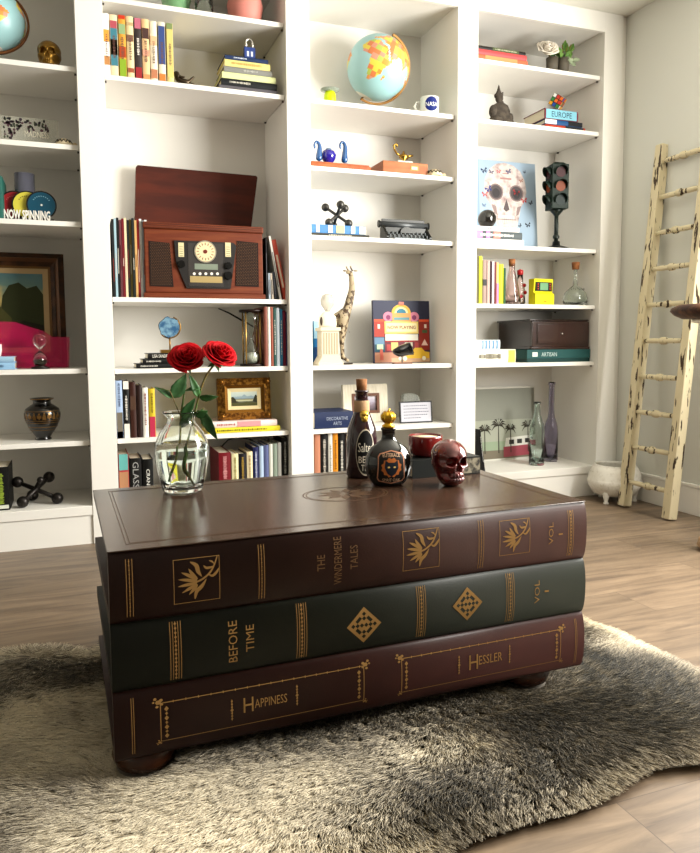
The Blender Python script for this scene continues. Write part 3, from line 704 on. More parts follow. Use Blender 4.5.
# ================================================================ books
DEEP = 1.2; _mc.clear(); glass = M('#f6fbf8', .02, 0, trans=1, ior=1.45)
pagw = M('#e4dcc8', .85, bump=.25, bs=500)
def bookmesh(t, Tk, D, H, mat, bands=(), text=None, tcol='#e8e4da', tfrac=.6, ctr=.5, rd=-1, rough=.5, two=None, marks=None, th=.6, softback=False):
    """book in local axes: thickness +X, depth +Y, height +Z, spine at y=0. bands: (z0,z1,hex)"""
    bt = min(.0025, Tk*.12)
    cb = B(mat).box(0, bt, 0, D, 0, H).box(Tk-bt, Tk, 0, D, 0, H)
    n = 6; 
    for k in range(n):         # gently rounded spine
        a, b = k/n, (k+1)/n; ya = -.0035*math.sin(PI*a)*min(1, Tk/.02); yb = -.0035*math.sin(PI*b)*min(1, Tk/.02)
        x0, x1 = Tk*a, Tk*b
        v = [cb.bm.verts.new(p) for p in ((x0, ya, 0), (x1, yb, 0), (x1, yb, H), (x0, ya, H), (x0, .002, 0), (x1, .002, 0), (x1, .002, H), (x0, .002, H))]
        cb._tag([cb.bm.faces.new([v[i] for i in q]) for q in ((0, 1, 2, 3), (7, 6, 5, 4), (3, 2, 6, 7), (4, 5, 1, 0))], False)
    yf = -.0041*min(1, Tk/.02)-.0002
    for z0, z1, h in bands: cb.m(M(h, rough)).box(Tk*.06, Tk*.94, yf, 0, z0*H, z1*H)
    if marks:                  # small unreadable print, as short strokes
        r_ = random.Random(int(H*1e5)+int(Tk*1e6)); cb.m(M(marks[0], .6)); z = marks[1]*H
        while z < marks[2]*H:
            l = H*r_.uniform(.006, .02); w_ = Tk*r_.uniform(.10, .2); cb.box(Tk*.5-w_, Tk*.5+w_, yf-.0003, yf, z, z+l); z += l+H*r_.uniform(.006, .016)
    cb.build('book_cover', t)
    ins = min(.004, D*.03); B(pagw).box(bt+.0001, Tk-bt-.0001, .0025, D-ins, ins, H-ins).build('pages', t)
    if text:
        txt(text, H*tfrac, Tk*th, M(tcol, .5), t, (Tk/2, yf-.0001, H*ctr), (0, 0, rd), (-rd, 0, 0), 'spine_lettering', off=.0004)
def stand(zs, x0, x1, yt, hex_, label, Y=3.243, D=.17, name='book', group=None, lean=0, cat='book', yb=None, gap=.0006, **k):
    """upright book between photo columns x0..x1 (at its foot), top edge at row yt"""
    ybp = yb if yb else 400
    a = U(x0, yt, Y); a = U(x0, yt+30, Y); b = U(x1, yt+30, Y)
    if yb: a = U(x0, yb, Y); b = U(x1, yb, Y)
    H = U((x0+x1)/2, yt, Y).z-zs; Tk = max(.004, b.x-a.x-gap)
    t = T(name, label, cat, (a.x, Y, zs+.0005), 0, group, rot=(0, lean, 0) if lean else None)
    if lean: H = H/math.cos(lean)
    bookmesh(t, Tk, D, H-.0008, M(hex_, k.get('rough', .5)), **k); return t
def lying(zs, x0, x1, ya, yb, hex_, label, Y=3.243, D=.17, rz=0, name='book', group=None, cat='book', **k):
    """book lying flat, spine to the room; spine between columns x0..x1, rows ya (top) .. yb (bottom) give its thickness"""
    xm = (x0+x1)/2; th_ = U(xm, ya, Y).z-U(xm, yb, Y).z; a, b = U(x0, ya, Y), U(x1, ya, Y); L_ = (b.x-a.x)/max(.3, math.cos(rz))
    t = T(name, label, cat, (a.x, Y, zs+th_), 0, group, rot=(0, PI/2, rz))
    bookmesh(t, th_-.0006, D, L_, M(hex_, .5), rd=1, **k); return zs+th_
ZA, ZB, ZCc, ZD = TZ['A'], TZ['B'], TZ['C'], TZ['D']; Z0 = .163
# ---- bay B, second shelf: tall comic volumes
gB = 'row of tall comic volumes'
rows = [(104.6, 110.8, 13.7, '#f1eee6', [(.55,.74,'#e0a04a'),(.18,.32,'#b98a5a')], 'white tall volume with an orange patch, first of the row'),
 (111.2, 119, 15, '#e9d9b8', [(.78,.9,'#b8606a'),(.18,.78,'#4f8a99'),(.35,.6,'#c9b25a')], 'tall volume with blue spine and rose patch above'),
 (119.7, 127.2, 15.7, '#dfa84c', [(.94,1,'#c8452a'),(.33,.5,'#b5532e'),(0,.3,'#96b23c'),(.7,.86,'#9fb78a')], 'tall volume orange above and lime green below'),
 (127.8, 134.8, 16.6, '#f0dcb0', [(.6,.7,'#8c6a58'),(.1,.17,'#a8644a'),(.85,.9,'#c7b08a')], 'cream tall volume with a small brown figure'),
 (135.5, 142.6, 18.6, '#4c4442', [(.83,1,'#c77a8c'),(0,.2,'#a83a3e')], 'dark grey tall volume with pink top and white lettering'),
 (143, 150.4, 19.4, '#efcda0', [(.68,.85,'#5e4642'),(.0,.1,'#dca070'),(.4,.5,'#e0a890')], 'peach tall volume with dark brown patch near its top'),
 (151, 158, 21.4, '#f4ead2', [(.05,.2,'#c48a6a'),(.6,.75,'#e6c09a')], 'pale cream tall volume with a small face near its foot'),
 (159, 166.2, 22.3, '#e8e2ce', [(.3,.93,'#4a5f94'),(0,.14,'#d88a4a')], 'tall volume with blue violet spine panel'),
 (167.2, 174, 23.7, '#e6d698', [(.1,.9,'#dccb86'),(.9,1,'#8a9a6a')], 'pale yellow tall volume at the right end of the row')]
for i, (a, b, yt, h, bd, lb_) in enumerate(rows):
    stand(ZB[1], a, b, yt, h, lb_, D=.20, group=None, yb=76, bands=bd, marks=('#7a5a50' if i != 4 else '#efe9e0', .3 if i != 4 else .4, .66))
# small bronze figure
def X0(x, y, Y, z): p = U(x, y, Y); return (p.x, Y, z)
p = U(185, 78, 3.245); q = S(p)*1.35
t = T('bronze_figurine', 'small dark bronze reclining figure with raised legs beside the comic volumes', 'figurine', (p.x, 3.25, ZB[1]))
br = M('#4a3f30', .3, .8)
skin('body', t, br, [(0, 0, 2.2*q), (-4*q, 0, 3*q), (-6.5*q, 0, 6.5*q), (-7*q, 0, 10*q), (3*q, 0, 3.5*q), (7*q, 0, 7.5*q), (4*q, 1.5*q, 2*q), (9*q, 1.5*q, 1.5*q), (-3*q, -1.5*q, 5.5*q), (0, -1.5*q, 5.5*q)],
     [(0, 1), (1, 2), (2, 3), (0, 4), (4, 5), (0, 6), (6, 7), (2, 8), (8, 9)], [r_*q for r_ in (2.2, 2.3, 2, 2.4, 1.4, .8, 1.5, 1, 1, .8)])
# stack of books with padlock
z = ZB[1]+.0005
for ya, yb_, x0, x1, h, lb_, kw in ((88, 92.2, 219, 277.5, '#6a676c', 'grey book at the foot of the stack of flat books under the padlock', {}),
    (80.5, 86.5, 221, 277, '#1e2124', 'black flat book with white dots on the spine in the padlock stack', dict(marks=('#d8d4c8', .15, .5))),
    (75, 80.5, 222, 275.5, '#dce0ac', 'pale green flat book in the padlock stack', {}),
    (68.5, 73.5, 224, 272, '#8f8f8a', 'mid grey flat book in the padlock stack', dict(marks=('#c9c9c2', .4, .7))),
    (62, 68, 224.5, 270, '#e2d690', 'cream flat book with pale yellow spine just below the blue one', dict(marks=('#c9a86a', .15, .8))),
    (57.5, 61, 225, 268, '#2a3f66', 'dark blue flat book on top of the stack carrying the padlock', dict(marks=('#e6ecf4', .2, .5)))):
    xm = (x0+x1)/2
    z = lying(z, x0, x1, ya, yb_+.7, h, lb_, Y=3.245, D=.19, rz=-.0, **kw)+.0005
zt = z; p = U(250.5, 59, 3.28); q = S(p)
t = T('padlock', 'blue padlock with silver shackle standing on the stack of flat books', 'padlock', (p.x, 3.30, zt))
B(M('#2b4a8f', .35)).box(-5.6*q, 5.6*q, -2.5*q, 2.5*q, 0, 14*q, .0015).m(M('#dfe6f2', .4)).box(-3*q, -1*q, -2.6*q, -2.5*q, 5*q, 10*q).box(1*q, 3*q, -2.6*q, -2.5*q, 5*q, 10*q).build('lock_body', t)
B(M('#dcdad4', .25, .9)).tube([(-3.4*q, 0, 13*q)]+[(-3.4*q*math.cos(a), 0, 19*q+3.6*q*math.sin(a)) for a in np.linspace(0, PI, 9)]+[(3.4*q, 0, 13*q)], 1.1*q, 8).build('shackle', t)
# top shelf of bay B: only the feet of three vessels show
def vessel(name, label, cat, x, y, Y, zs, prof_px, mat, sol=0, part='body', n=32):
    p = U(x, y, Y); q = S(p)
    o = B(mat).lathe([(r*q, z*q) for r, z in prof_px], n=n).build(name, None)
    tag(o, label, cat, None, (p.x, Y, zs+.0005)); return o, q
vessel('green_bowl', 'pale green glass bowl on the top shelf, only its foot in view', 'bowl', 176, 4, 3.40, ZB[0], [(0,0),(7,0),(9,3),(12,12),(15,25),(14,25),(10,10),(7,3),(0,2)], M('#9fd0a0', .2, 0, trans=.3))
vessel('clear_tumbler', 'clear glass tumbler between the green bowl and the pink vase', 'glass', 204, 8, 3.33, ZB[0], [(0,0),(7,0),(9,2),(9,22),(8,22),(7.6,3),(0,2)], glass)
vessel('pink_vase', 'pink pottery vase at the right end of the top shelf above the padlock', 'vase', 245, 16, 3.33, ZB[0], [(0,0),(13,0),(15,2),(18,20),(15,32),(12,37),(11,37),(12,30),(0,28)], M('#d9958a', .6))
# ---- bay B, record player shelf
gL = 'record sleeves left of the radio'
cols = ['#262628', '#a8c2cc', '#202022', '#c58a96', '#7c202e', '#e8dab8', '#2c302f', '#988a52', '#303634', '#d6b27a', '#8a1c20', '#f3f3ef', '#8e9396', '#e6e6e2']
names = ['black', 'pale blue', 'second black', 'pink', 'wine red', 'cream', 'dark green', 'olive', 'charcoal', 'tan', 'bright red', 'white', 'grey', 'last white']
x = 112.6; wd = (146.2-x)/len(cols)
for i, h in enumerate(cols):
    zz = ZB[2]; a = U(x, 280, 3.25); b = U(x+wd, 280, 3.25); H = .326+.004*((i*7)%3); ln = .035*(1-i/len(cols))
    t = T('record_sleeve', '%s record sleeve in the row left of the wooden radio' % names[i], 'record', (a.x-.008*(1-i/len(cols))+.010, 3.25+.004*((i*5)%4), zz+.0005), rot=(0, ln*0+.0, 0))
    B(M(h, .5)).box(0, b.x-a.x-.0006, 0, .312, 0, H).m(M('#cfc8ba' if i%3 else '#8a3a30', .5)).box((b.x-a.x)*.3, (b.x-a.x)*.55, -.0003, 0, H*(.2+.05*(i%5)), H*(.5+.06*(i%4))).build('sleeve', t)
    B(M('#141414', .3)).box((b.x-a.x)*.4, (b.x-a.x)*.55, .004, .306, .004, H+.001-.0).build('vinyl_disc', t)
    x += wd
# leaning sleeves on the right of the radio
lean = -math.radians(13.5)
for i, (xb, w_, h, nm) in enumerate([(266.6, 1.2, '#1b1a1c', 'black'), (269.0, 2.1, '#b9c4d0', 'short pale blue'), (272.1, 2.1, '#d9cfc0', 'short beige'), (275.3, 2, '#353a48', 'short slate'), (279.7, 2.3, '#f2f0ea', 'white'), (284.1, 4.6, '#c45a48', 'coral red')]):
    a = U(xb, 298, 3.26); k = S(a); H = [.19, .28, .285, .29, .30, .28][i]
    H = (.28, .12, .12, .125, .29, .275)[i]; lean = -(.0, .02, .06, .09, .165, .2)[i]
    t = T('record_sleeve', '%s record sleeve leaning at the right of the wooden radio' % nm, 'record', (a.x, 3.26, ZB[2]+.001), rot=(0, lean, 0))
    B(M(h, .5)).box(0, w_*k*.92, 0, .30, 0.0, H).m(M('#e9dcc8' if i in (5,) else '#6c6c70', .5)).box(w_*k*.2, w_*k*.6, -.0003, 0, H*.2, H*.75).build('sleeve', t)
    B(M('#141414', .3)).box(w_*k*.35, w_*k*.5, .004, .296, .004, H+.0008).build('vinyl_disc', t)
# wooden radio with turntable lid
wood = M('#562715', .5, 0, c2='#6a341c', sc=4, st=(3, 3, 30), coat=.1); woodl = M('#74381d', .5, 0, c2='#824626', sc=5, st=(1, 1, 12)); woodD = M('#50200d', .6, 0, c2='#622a14', sc=3, st=(1, 6, 6))
a = U(143.8, 292, 3.235); b = U(265.5, 298, 3.235); Wd = b.x-a.x; Hd = U(200, 224, 3.235).z-ZB[2]
t = T('retro_radio', 'wooden retro radio record player with its turntable lid open', 'record player', (a.x, 3.24, ZB[2]+.0005))
Dp = .335
B(woodl).box(0, Wd, -.008, Dp, 0, .022, .003).build('plinth_base', t)
bd = B(woodl).box(.008, Wd-.008, .002, Dp, .0225, Hd-.028, .004).box(.004, Wd-.004, -.002, Dp, Hd-.0275, Hd, .004)
bd.m(wood); 
for k in range(3): bd.box(.012, Wd-.012, -.0035, -.002, Hd-.0245+k*.008, Hd-.021+k*.008)
bd.build('cabinet', t)
def relx(x, y=260): return (U(x, y, 3.238).x-a.x)
def relz(x, y): return U(x, y, 3.238).z-ZB[2]
grm = M('#2a1a12', .8)
for xa, xb, xc, xd in ((149.5, 170, 173, 149.5), (237.5, 258.5, 258.5, 235)):
    pts = [(relx(xa), relz(xa, 241)), (relx(xb), relz(xb, 243)), (relx(xc), relz(xc, 287)), (relx(xd), relz(xd, 286))]
    B(grm).prism(pts, -.001, .004).build('speaker_grille', t)
    sg = t.children[-1]; dm = B(M('#8a6442', .6)); x0_, x1_ = min(p[0] for p in pts)+.005, max(p[0] for p in pts)-.008; z0_, z1_ = pts[3][1]+.006, pts[0][1]-.008
    r_ = 0; z = z0_
    while z < z1_:
        x = x0_+(.003 if r_%2 else 0)
        while x < x1_: dm.box(x, x+.0022, -.0018, -.001, z, z+.0022); x += .0075
        z += .0065; r_ += 1
    dm.build('grille_weave', sg)
pan = [(174.5, 240.5), (233.5, 243), (236.5, 246), (230, 289), (186, 288.5), (176, 263)]
fp_ = B(M('#2e2a28', .35)).prism([(relx(x), relz(x, y)) for x, y in pan], -.006, .003); fp_.m(M('#45403d', .35)).prism([(relx(x), relz(x, y)) for x, y in ((188, 243), (223, 244), (223, 287), (188, 286))], -.0075, -.006); fp_.build('control_panel', t)
P_ = lambda x, y: (relx(x, y), relz(x, y)); k = S(U(205, 252, 3.24))
def pdisc(mat, x, y, r, d0, d1, nm, par=t): cx, cz = P_(x, y); return B(mat).disc(cx, cz, r*k, r*k, d0, d1, n=32).build(nm, par)
pdisc(M('#b9b2a2', .3, .7), 205, 252, 11, -.011, -.0075, 'dial_bezel')
dl = pdisc(M('#e3d0ac', .5), 205, 252, 9.8, -.0118, -.011, 'tuning_dial'); cx, cz = P_(205, 252)
dm = B(M('#7a3426', .5)).disc(cx, cz, 2*k, 2*k, -.0135, -.0118)
for i in range(16):
    A = 2*PI*i/16; dm.prism([(cx+r_*k*math.cos(A+o), cz+r_*k*math.sin(A+o)) for r_, o in ((6.4, -.05), (8.6, -.04), (8.6, .04), (6.4, .05))], -.0123, -.0118)
dm.build('dial_marks', dl)
x0_, z0_ = P_(194.5, 269.5); x1_, z1_ = P_(217.5, 264.5)
B(M('#8b9486', .3)).box(x0_, x1_, -.0088, -.0074, z0_, z1_+.0).build('display', t)
x0_, z0_ = P_(190, 282.5); x1_, z1_ = P_(222, 277)
B(M('#c2ad7c', .35, .4)).box(x0_, x1_, -.0092, -.0074, z0_, z1_).build('cassette_door', t)
for i in range(5): pdisc(M('#e9e6dc', .4), 194+i*5.8, 274, 1.4, -.0095, -.0074, 'push_button')
for x, y, r_ in ((181, 264.5, 3.6), (228, 266, 3.4), (228, 276, 4)): pdisc(M('#141210', .25), x, y, r_, -.018, -.006, 'control_knob')
for x in (181, 227.8):
    x0_, z0_ = P_(x-2.6, 257); x1_, z1_ = P_(x+2.6, 243)
    sw = B(M('#d9cfa8', .5)).box(x0_, x1_, -.0078, -.006, z0_, z1_).m(M('#3a3a30', .5))
    for j in range(5): sw.box(x0_+.004, x1_-.004, -.0084, -.0078, z0_+.004+j*.0095, z0_+.0055+j*.0095)
    sw.build('scale_strip', t)
# lid opened upright at the back of the cabinet
yl = .29; ax, az = relx(134), 0
Yl = 3.24+yl
L0 = U(134.5, 245, Yl); L1 = U(136, 165, Yl); L2 = U(257.5, 176, Yl); L3 = U(250, 229, Yl)
lid = B(woodD); pts = [(U(134.5, 226, Yl).x-a.x, Hd-.0), (L1.x-a.x, L1.z-ZB[2]-.008), (L1.x-a.x+.008, L1.z-ZB[2]), (L2.x-a.x-.006, L2.z-ZB[2]), (L2.x-a.x, L2.z-ZB[2]-.008), (U(250, 229, Yl).x-a.x, Hd)]
lid.prism(pts, yl, yl+.03); lid.build('lid', t)
B(M('#b8b2a4', .3, .9)).cyl((.03, yl-.05, Hd), (.03, yl-.0005, Hd+.05), .0022, n=8).build('lid_stay', t)
# ---- bay B, middle shelf
z = ZB[3]+.0005
for ya, yb_, x0, x1, h, lb_, tx in ((362.3, 366.8, 136, 178, '#1d1c1c', 'black flat book, bottom one of three under the small blue globe', None), (357, 361.5, 142.5, 178.5, '#191818', 'thin black flat book, middle one of three under the small blue globe', None), (350.6, 356.2, 147.5, 180, '#222020', 'black flat book, top one of three under the small blue globe', 'LISA')):
    z = lying(z, x0, x1, ya, yb_, h, lb_, Y=3.25, D=.17, marks=None if tx else ('#d9d6cc', .1, .5), text='LISA SANDERS' if tx else None, tfrac=.55, ctr=.42)+.0005
p = U(170, 349, 3.33); q = S(p)
t = T('agate_globe', 'small blue agate globe in a gold ring standing on black books', 'globe', (p.x, 3.33, z))
gdm = M('#b08a4a', .3, .85)
B(gdm).box(-9.5*q, 9*q, -6*q, 6*q, 0, 3.2*q, .001).build('base', t)
B(gdm).cyl((0, 0, 3*q), (0, 0, 15*q), .8*q, n=10).build('stand_post', t)
B(gdm).tube([(10.8*q*math.cos(a), 0, 25.5*q+10.8*q*math.sin(a)) for a in np.linspace(-PI*.75, PI*.38, 22)], .6*q, 8).build('meridian_ring', t)
ag = MB().m(M('#3f6a8e', .3, 0, c2='#86a9bd', sc=40)); r_ = random.Random(4)
pts = [((9.8+1.1*r_.uniform(-1, 1))*q*math.cos(a), 25.5*q+(9.6+1.1*r_.uniform(-1, 1))*q*math.sin(a)) for a in [2*PI*i/26 for i in range(26)]]
ag.prism(pts, -2*q, 2*q); ag.m(M('#26384a', .4)).prism([(x*1.04, 25.5*q+(z_-25.5*q)*1.04) for x, z_ in pts], -1.2*q, 1.2*q); ag.build('agate_slice', t)
# large hourglass
p = U(252, 364, 3.30); q = S(p)
def hourglass(t, q, W, H, wm, pm, sand, nP=4, fill=.35):
    pl = .035*H if H < .2 else .03*H
    for z_ in (0, H-pl*1.5): B(wm).lathe([(0, z_), (W, z_), (W*1.03, z_+pl*.7), (W, z_+pl*1.5), (0, z_+pl*1.5)], n=28).build('end_plate', t)
    for i in range(nP):
        A = PI/4+2*PI*i/nP; B(pm).cyl((W*.85*math.cos(A), W*.85*math.sin(A), pl*1.5), (W*.85*math.cos(A), W*.85*math.sin(A), H-pl*1.5), W*.07, n=8).build('post', t)
    hb = (H-3*pl)/2; mid = H/2; R = W*.66; pr = []
    for i in range(25):
        u = i/24; zz = pl*1.5+.001+u*(H-3*pl-.002); v_ = abs(u-.5)*2; r_ = R*(.08+.92*math.sin(min(1, v_*1.35)*PI/2)**1.1)*(1 if v_ < .8 else math.cos((v_-.8)/.2*PI*.32)); pr.append((r_, zz))
    B(glass).lathe(pr+[(max(r_-.0012, .001), z_) for r_, z_ in pr[::-1]], n=28).build('glass_bulb', t)
    zf = pl*1.5+.0025; pf = [(0, zf)]+[(np.interp(zz, [p_[1] for p_ in pr], [p_[0] for p_ in pr])-.003, zz) for zz in np.linspace(zf, zf+hb*fill, 6)]+[(0, zf+hb*fill*1.25)]
    B(sand).lathe(pf, n=24).build('sand', t)
t = T('hourglass', 'large hourglass with dark wood ends, brass posts and white sand', 'hourglass', (p.x, 3.30, ZB[3]+.0005))
hourglass(t, q, 11.8*q, 56*q, M('#2c1a12', .4), M('#b8975a', .3, .8), M('#e9e5da', .9), 4)
# dark quill-like rod leaning towards the hourglass
pa, pb = U(219, 309, 3.50), U(238.5, 321, 3.40)
e_ = U(260, 333, 3.42)
t = B(M('#151414', .4)).tube([U(218.5, 308.5, 3.56), U(229, 313, 3.53), U(243, 321, 3.47), U(256, 328, 3.43), e_, Vector((e_.x+.02, 3.42, ZB[3]+.1)), Vector((e_.x+.025, 3.42, ZB[3]+.004))], [.0025, .004, .0045, .004, .004, .003, .003], 8).build('black_rod')
tag(t, 'thin black curved rod leaning behind the large hourglass', 'rod')
for i, (x0, x1, yt, h, nm) in enumerate([(264.5, 268, 306.5, '#8a5648', 'terracotta'), (268.2, 270.8, 307, '#ece7dc', 'white'), (271, 273.6, 307, '#a2604e', 'brick red'), (273.8, 276.6, 307.5, '#3f6560', 'dark teal'), (276.8, 280, 308, '#d5dfe8', 'pale blue'), (280.2, 283, 309, '#3f84a8', 'bright blue'), (283.2, 286, 310.5, '#7e2a42', 'wine'), (286.2, 290, 312, '#3d3868', 'violet')]):
    stand(ZB[3], x0, x1, yt, h, '%s thin book upright right of the large hourglass' % nm, D=.2, yb=350, marks=('#e8e4da', .2, .8) if i%2 else None)
# ---- bay B, fifth shelf
for x0, x1, yt, h, lb_, kw in [(117, 123.6, 380.5, '#a9bcd8', 'pale blue paperback with grey photograph below, left end of the shelf', dict(bands=[(0,.45,'#7a7468'),(0,.12,'#d9cdb8')], marks=('#38435e', .55, .95))),
    (124.2, 130.3, 381, '#151413', 'black paperback with white ends on the shelf left of the roses', dict(bands=[(0,.25,'#ece7dc'),(.86,1,'#ece7dc')], marks=('#f0ece4', .32, .75))),
    (130.8, 137, 382, '#4a2a20', 'brown hardcover beside the black paperback', dict(bands=[(.5,.75,'#5e4638')])),
    (137.5, 143, 385, '#35201a', 'dark brown hardcover with plain spine', {}),
    (143.4, 149, 387.5, '#efece4', 'white paperback with red and black lettering down its spine', dict(marks=('#8a2a24', .25, .9))),
    (149.6, 156, 388.5, '#d9c23c', 'paperback with yellow and pink spine at the right end of the group', dict(bands=[(0,.42,'#c2405e')], marks=('#6a5a1c', .5, .9)))]:
    stand(ZB[4], x0, x1, yt, h, lb_, D=.16, yb=430, **kw)
z = ZB[4]+.0005
z = lying(z, 208, 280, 428.2, 433.2, '#dfd23a', 'yellow flat book under the pink one, carrying the small gilt painting', Y=3.245, D=.2, marks=('#6a6420', .12, .8))+.0005
z = lying(z, 210, 277, 421.5, 427.5, '#ecdcd8', 'pale pink flat book right under the small gilt painting', Y=3.25, D=.2, bands=[(.4,.75,'#d8a0a4')], marks=('#b9605e', .1, .35))+.0005
# small framed landscape, standing and leaning back
def framed(t, W, H, rings, pic, dpt=.02, picname='painting', corner=None):
    """rings: list of (inset0, inset1, y_front0, y_front1, mat) sloping mouldings"""
    for i, (a0, a1, f0, f1, mt) in enumerate(rings):
        mb = B(mt); c = [(-W/2, 0), (W/2, 0), (W/2, H), (-W/2, H)]
        sg = [(1, 1), (-1, 1), (-1, -1), (1, -1)]
        o = [(x+sx*a0, z_+sz*a0) for (x, z_), (sx, sz) in zip(c, sg)]; n_ = [(x+sx*a1, z_+sz*a1) for (x, z_), (sx, sz) in zip(c, sg)]
        for k in range(4):
            l = (k+1)%4
            A = [Vector((o[k][0], -f0, o[k][1])), Vector((o[l][0], -f0, o[l][1])), Vector((n_[l][0], -f1, n_[l][1])), Vector((n_[k][0], -f1, n_[k][1]))]
            Bk = [Vector((p.x, dpt, p.z)) for p in A]
            va = [mb.bm.verts.new(p) for p in A]; vb = [mb.bm.verts.new(p) for p in Bk]
            mb._tag([mb.bm.faces.new(va), mb.bm.faces.new(vb[::-1])]+[mb.bm.faces.new((va[(j+1)%4], va[j], vb[j], vb[(j+1)%4])) for j in range(4)])
        mb.build('frame_moulding', t)
    ins = rings[-1][1]
    return B(pic).box(-W/2+ins, W/2-ins, -.002, dpt-.002, ins, H-ins).build(picname, t)
gilt = M('#6e4a1c', .35, .8, c2='#b0853f', sc=70, bump=.8, bs=90); gilt2 = M('#8a6228', .3, .85); linen = M('#d8c9a0', .8)
Yp = 3.30; a = U(218, 420, Yp); b = U(271, 417, Yp); tp = U(244, 378, Yp); W_ = b.x-a.x; H_ = tp.z-z
t = T('framed_painting', 'small mountain lake painting in an ornate gilt frame on the flat pink book', 'painting', ((a.x+b.x)/2, Yp, z), rot=(-.09, 0, 0))
framed(t, W_, H_, [(0, W_*.13, .006, .022, gilt), (W_*.131, W_*.19, .014, .006, gilt2), (W_*.191, W_*.255, .007, .003, linen)],
       picture_mat('lake_painting', [(0, '#3f3a26'), (.3, '#5e6040'), (.45, '#8f8a60'), (.55, '#6f8590'), (.7, '#aebcb8'), (1, '#c2c8ba')], 5, .12))
for sx in (-1, 1):
    for zc in (W_*.07, H_-W_*.07):
        cxm = sx*(W_/2-W_*.07); orn = B(gilt2)
        for k in range(7): A = 2*PI*k/7; orn.ball((cxm+W_*.05*math.cos(A), -.018, zc+W_*.05*math.sin(A)), W_*.022, 6)
        orn.ball((cxm, -.02, zc), W_*.055, 8); orn.build('corner_ornament', t)
pic = [c for c in t.children if c.name.startswith('painting')][0]
def paint(parent, W, H, ins, items):
    mb = MB()
    for i, (h, pts) in enumerate(items): mb.m(M(h, .7, 0)).prism([(-W/2+ins+x*(W-2*ins), ins+z_*(H-2*ins)) for x, z_ in pts], -.0021-.0002*(i+1), -.002)
    mb.build('brushwork', parent)
paint(pic, W_, H_, W_*.255, [('#8fa0a6', [(.1,.55),(.25,.68),(.38,.62),(.5,.82),(.62,.66),(.78,.72),(.95,.55)]), ('#b9b89a', [(.1,.42),(.9,.42),(.8,.34),(.3,.32)]), ('#3c3a22', [(0,.2),(0,.62),(.08,.66),(.16,.5),(.2,.34),(.3,.25)]), ('#34361f', [(1,.2),(1,.7),(.93,.78),(.88,.55),(.82,.3)]), ('#55552e', [(0,0),(1,0),(1,.2),(.6,.28),(.3,.2),(0,.25)])])
# ---- bay B, bottom shelf
for x0, x1, yt, h, lb_, kw in [(119, 129.2, 454, '#b04a4e', 'book with red and teal spine at the left end of the bottom shelf', dict(bands=[(.66,1,'#6fb0ac'),(.0,.62,'#b58a6a'),(0,.95,'#a63038')][:2])),
    (130, 142, 458, '#1b1a19', 'thick black book with large silver lettering', dict(text='GLASS', tcol='#a8a8a6', tfrac=.62, th=.5, ctr=.6)),
    (143, 153.6, 459, '#121211', 'black book with slanted white lettering beside the silver lettered one', dict(text='CRANK', tcol='#e6e4de', tfrac=.5, th=.34, ctr=.5))]:
    stand(Z0, x0, x1, yt, h, lb_, D=.18, yb=480, **kw)
for i, (x0, x1, yt, h, lb_, kw) in enumerate([(219, 231, 452.5, '#7c1626', 'thick dark red hardcover, left end of the group under the gilt painting', dict(marks=('#d9a0a0', .35, .9), D=.24)),
    (231.8, 238.6, 453.5, '#e3dcb4', 'pale yellow paperback beside the dark red hardcover', dict(marks=('#8a7a30', .2, .9))), (239.2, 246.4, 453.6, '#26242c', 'near black paperback with yellow print', dict(marks=('#b89a48', .2, .9))),
    (247, 252.8, 451.5, '#eee0bc', 'cream paperback with brown print', dict(marks=('#8a6a40', .2, .9))), (253.4, 259, 447, '#2a3060', 'navy paperback with white print', dict(marks=('#cdd2e6', .2, .9))),
    (259.6, 263.8, 446, '#b4c6dc', 'light blue thin paperback', {}), (264.2, 269, 445, '#6a7298', 'slate blue paperback', {}), (269.4, 273, 444, '#d4d4cc', 'off white thin paperback', {}),
    (273.4, 277.6, 443.5, '#9aa79a', 'grey green paperback', {}), (278, 281.6, 442.5, '#c4c4c0', 'silver grey thin paperback', {}), (282.4, 288, 437.5, '#17181a', 'tall black book at the right end of the bottom shelf', dict(marks=('#b0b0ac', .3, .9)))]):
    kw = dict(kw); kw.setdefault('D', .17); stand(Z0, x0, x1, yt, h, lb_+' of the bottom shelf group' if i in (5, 6, 7, 8, 9) else lb_, yb=470, **kw)
t = B(M('#141414', .5)).tube([U(222, 448, 3.27), U(228, 441.5, 3.28), U(238, 438.5, 3.29), U(250, 441, 3.28), U(258, 445, 3.27)], .0035, 8).build('cable')
t.location.z = .008; tag(t, 'black cable arching over the books under the gilt painting', 'cable')
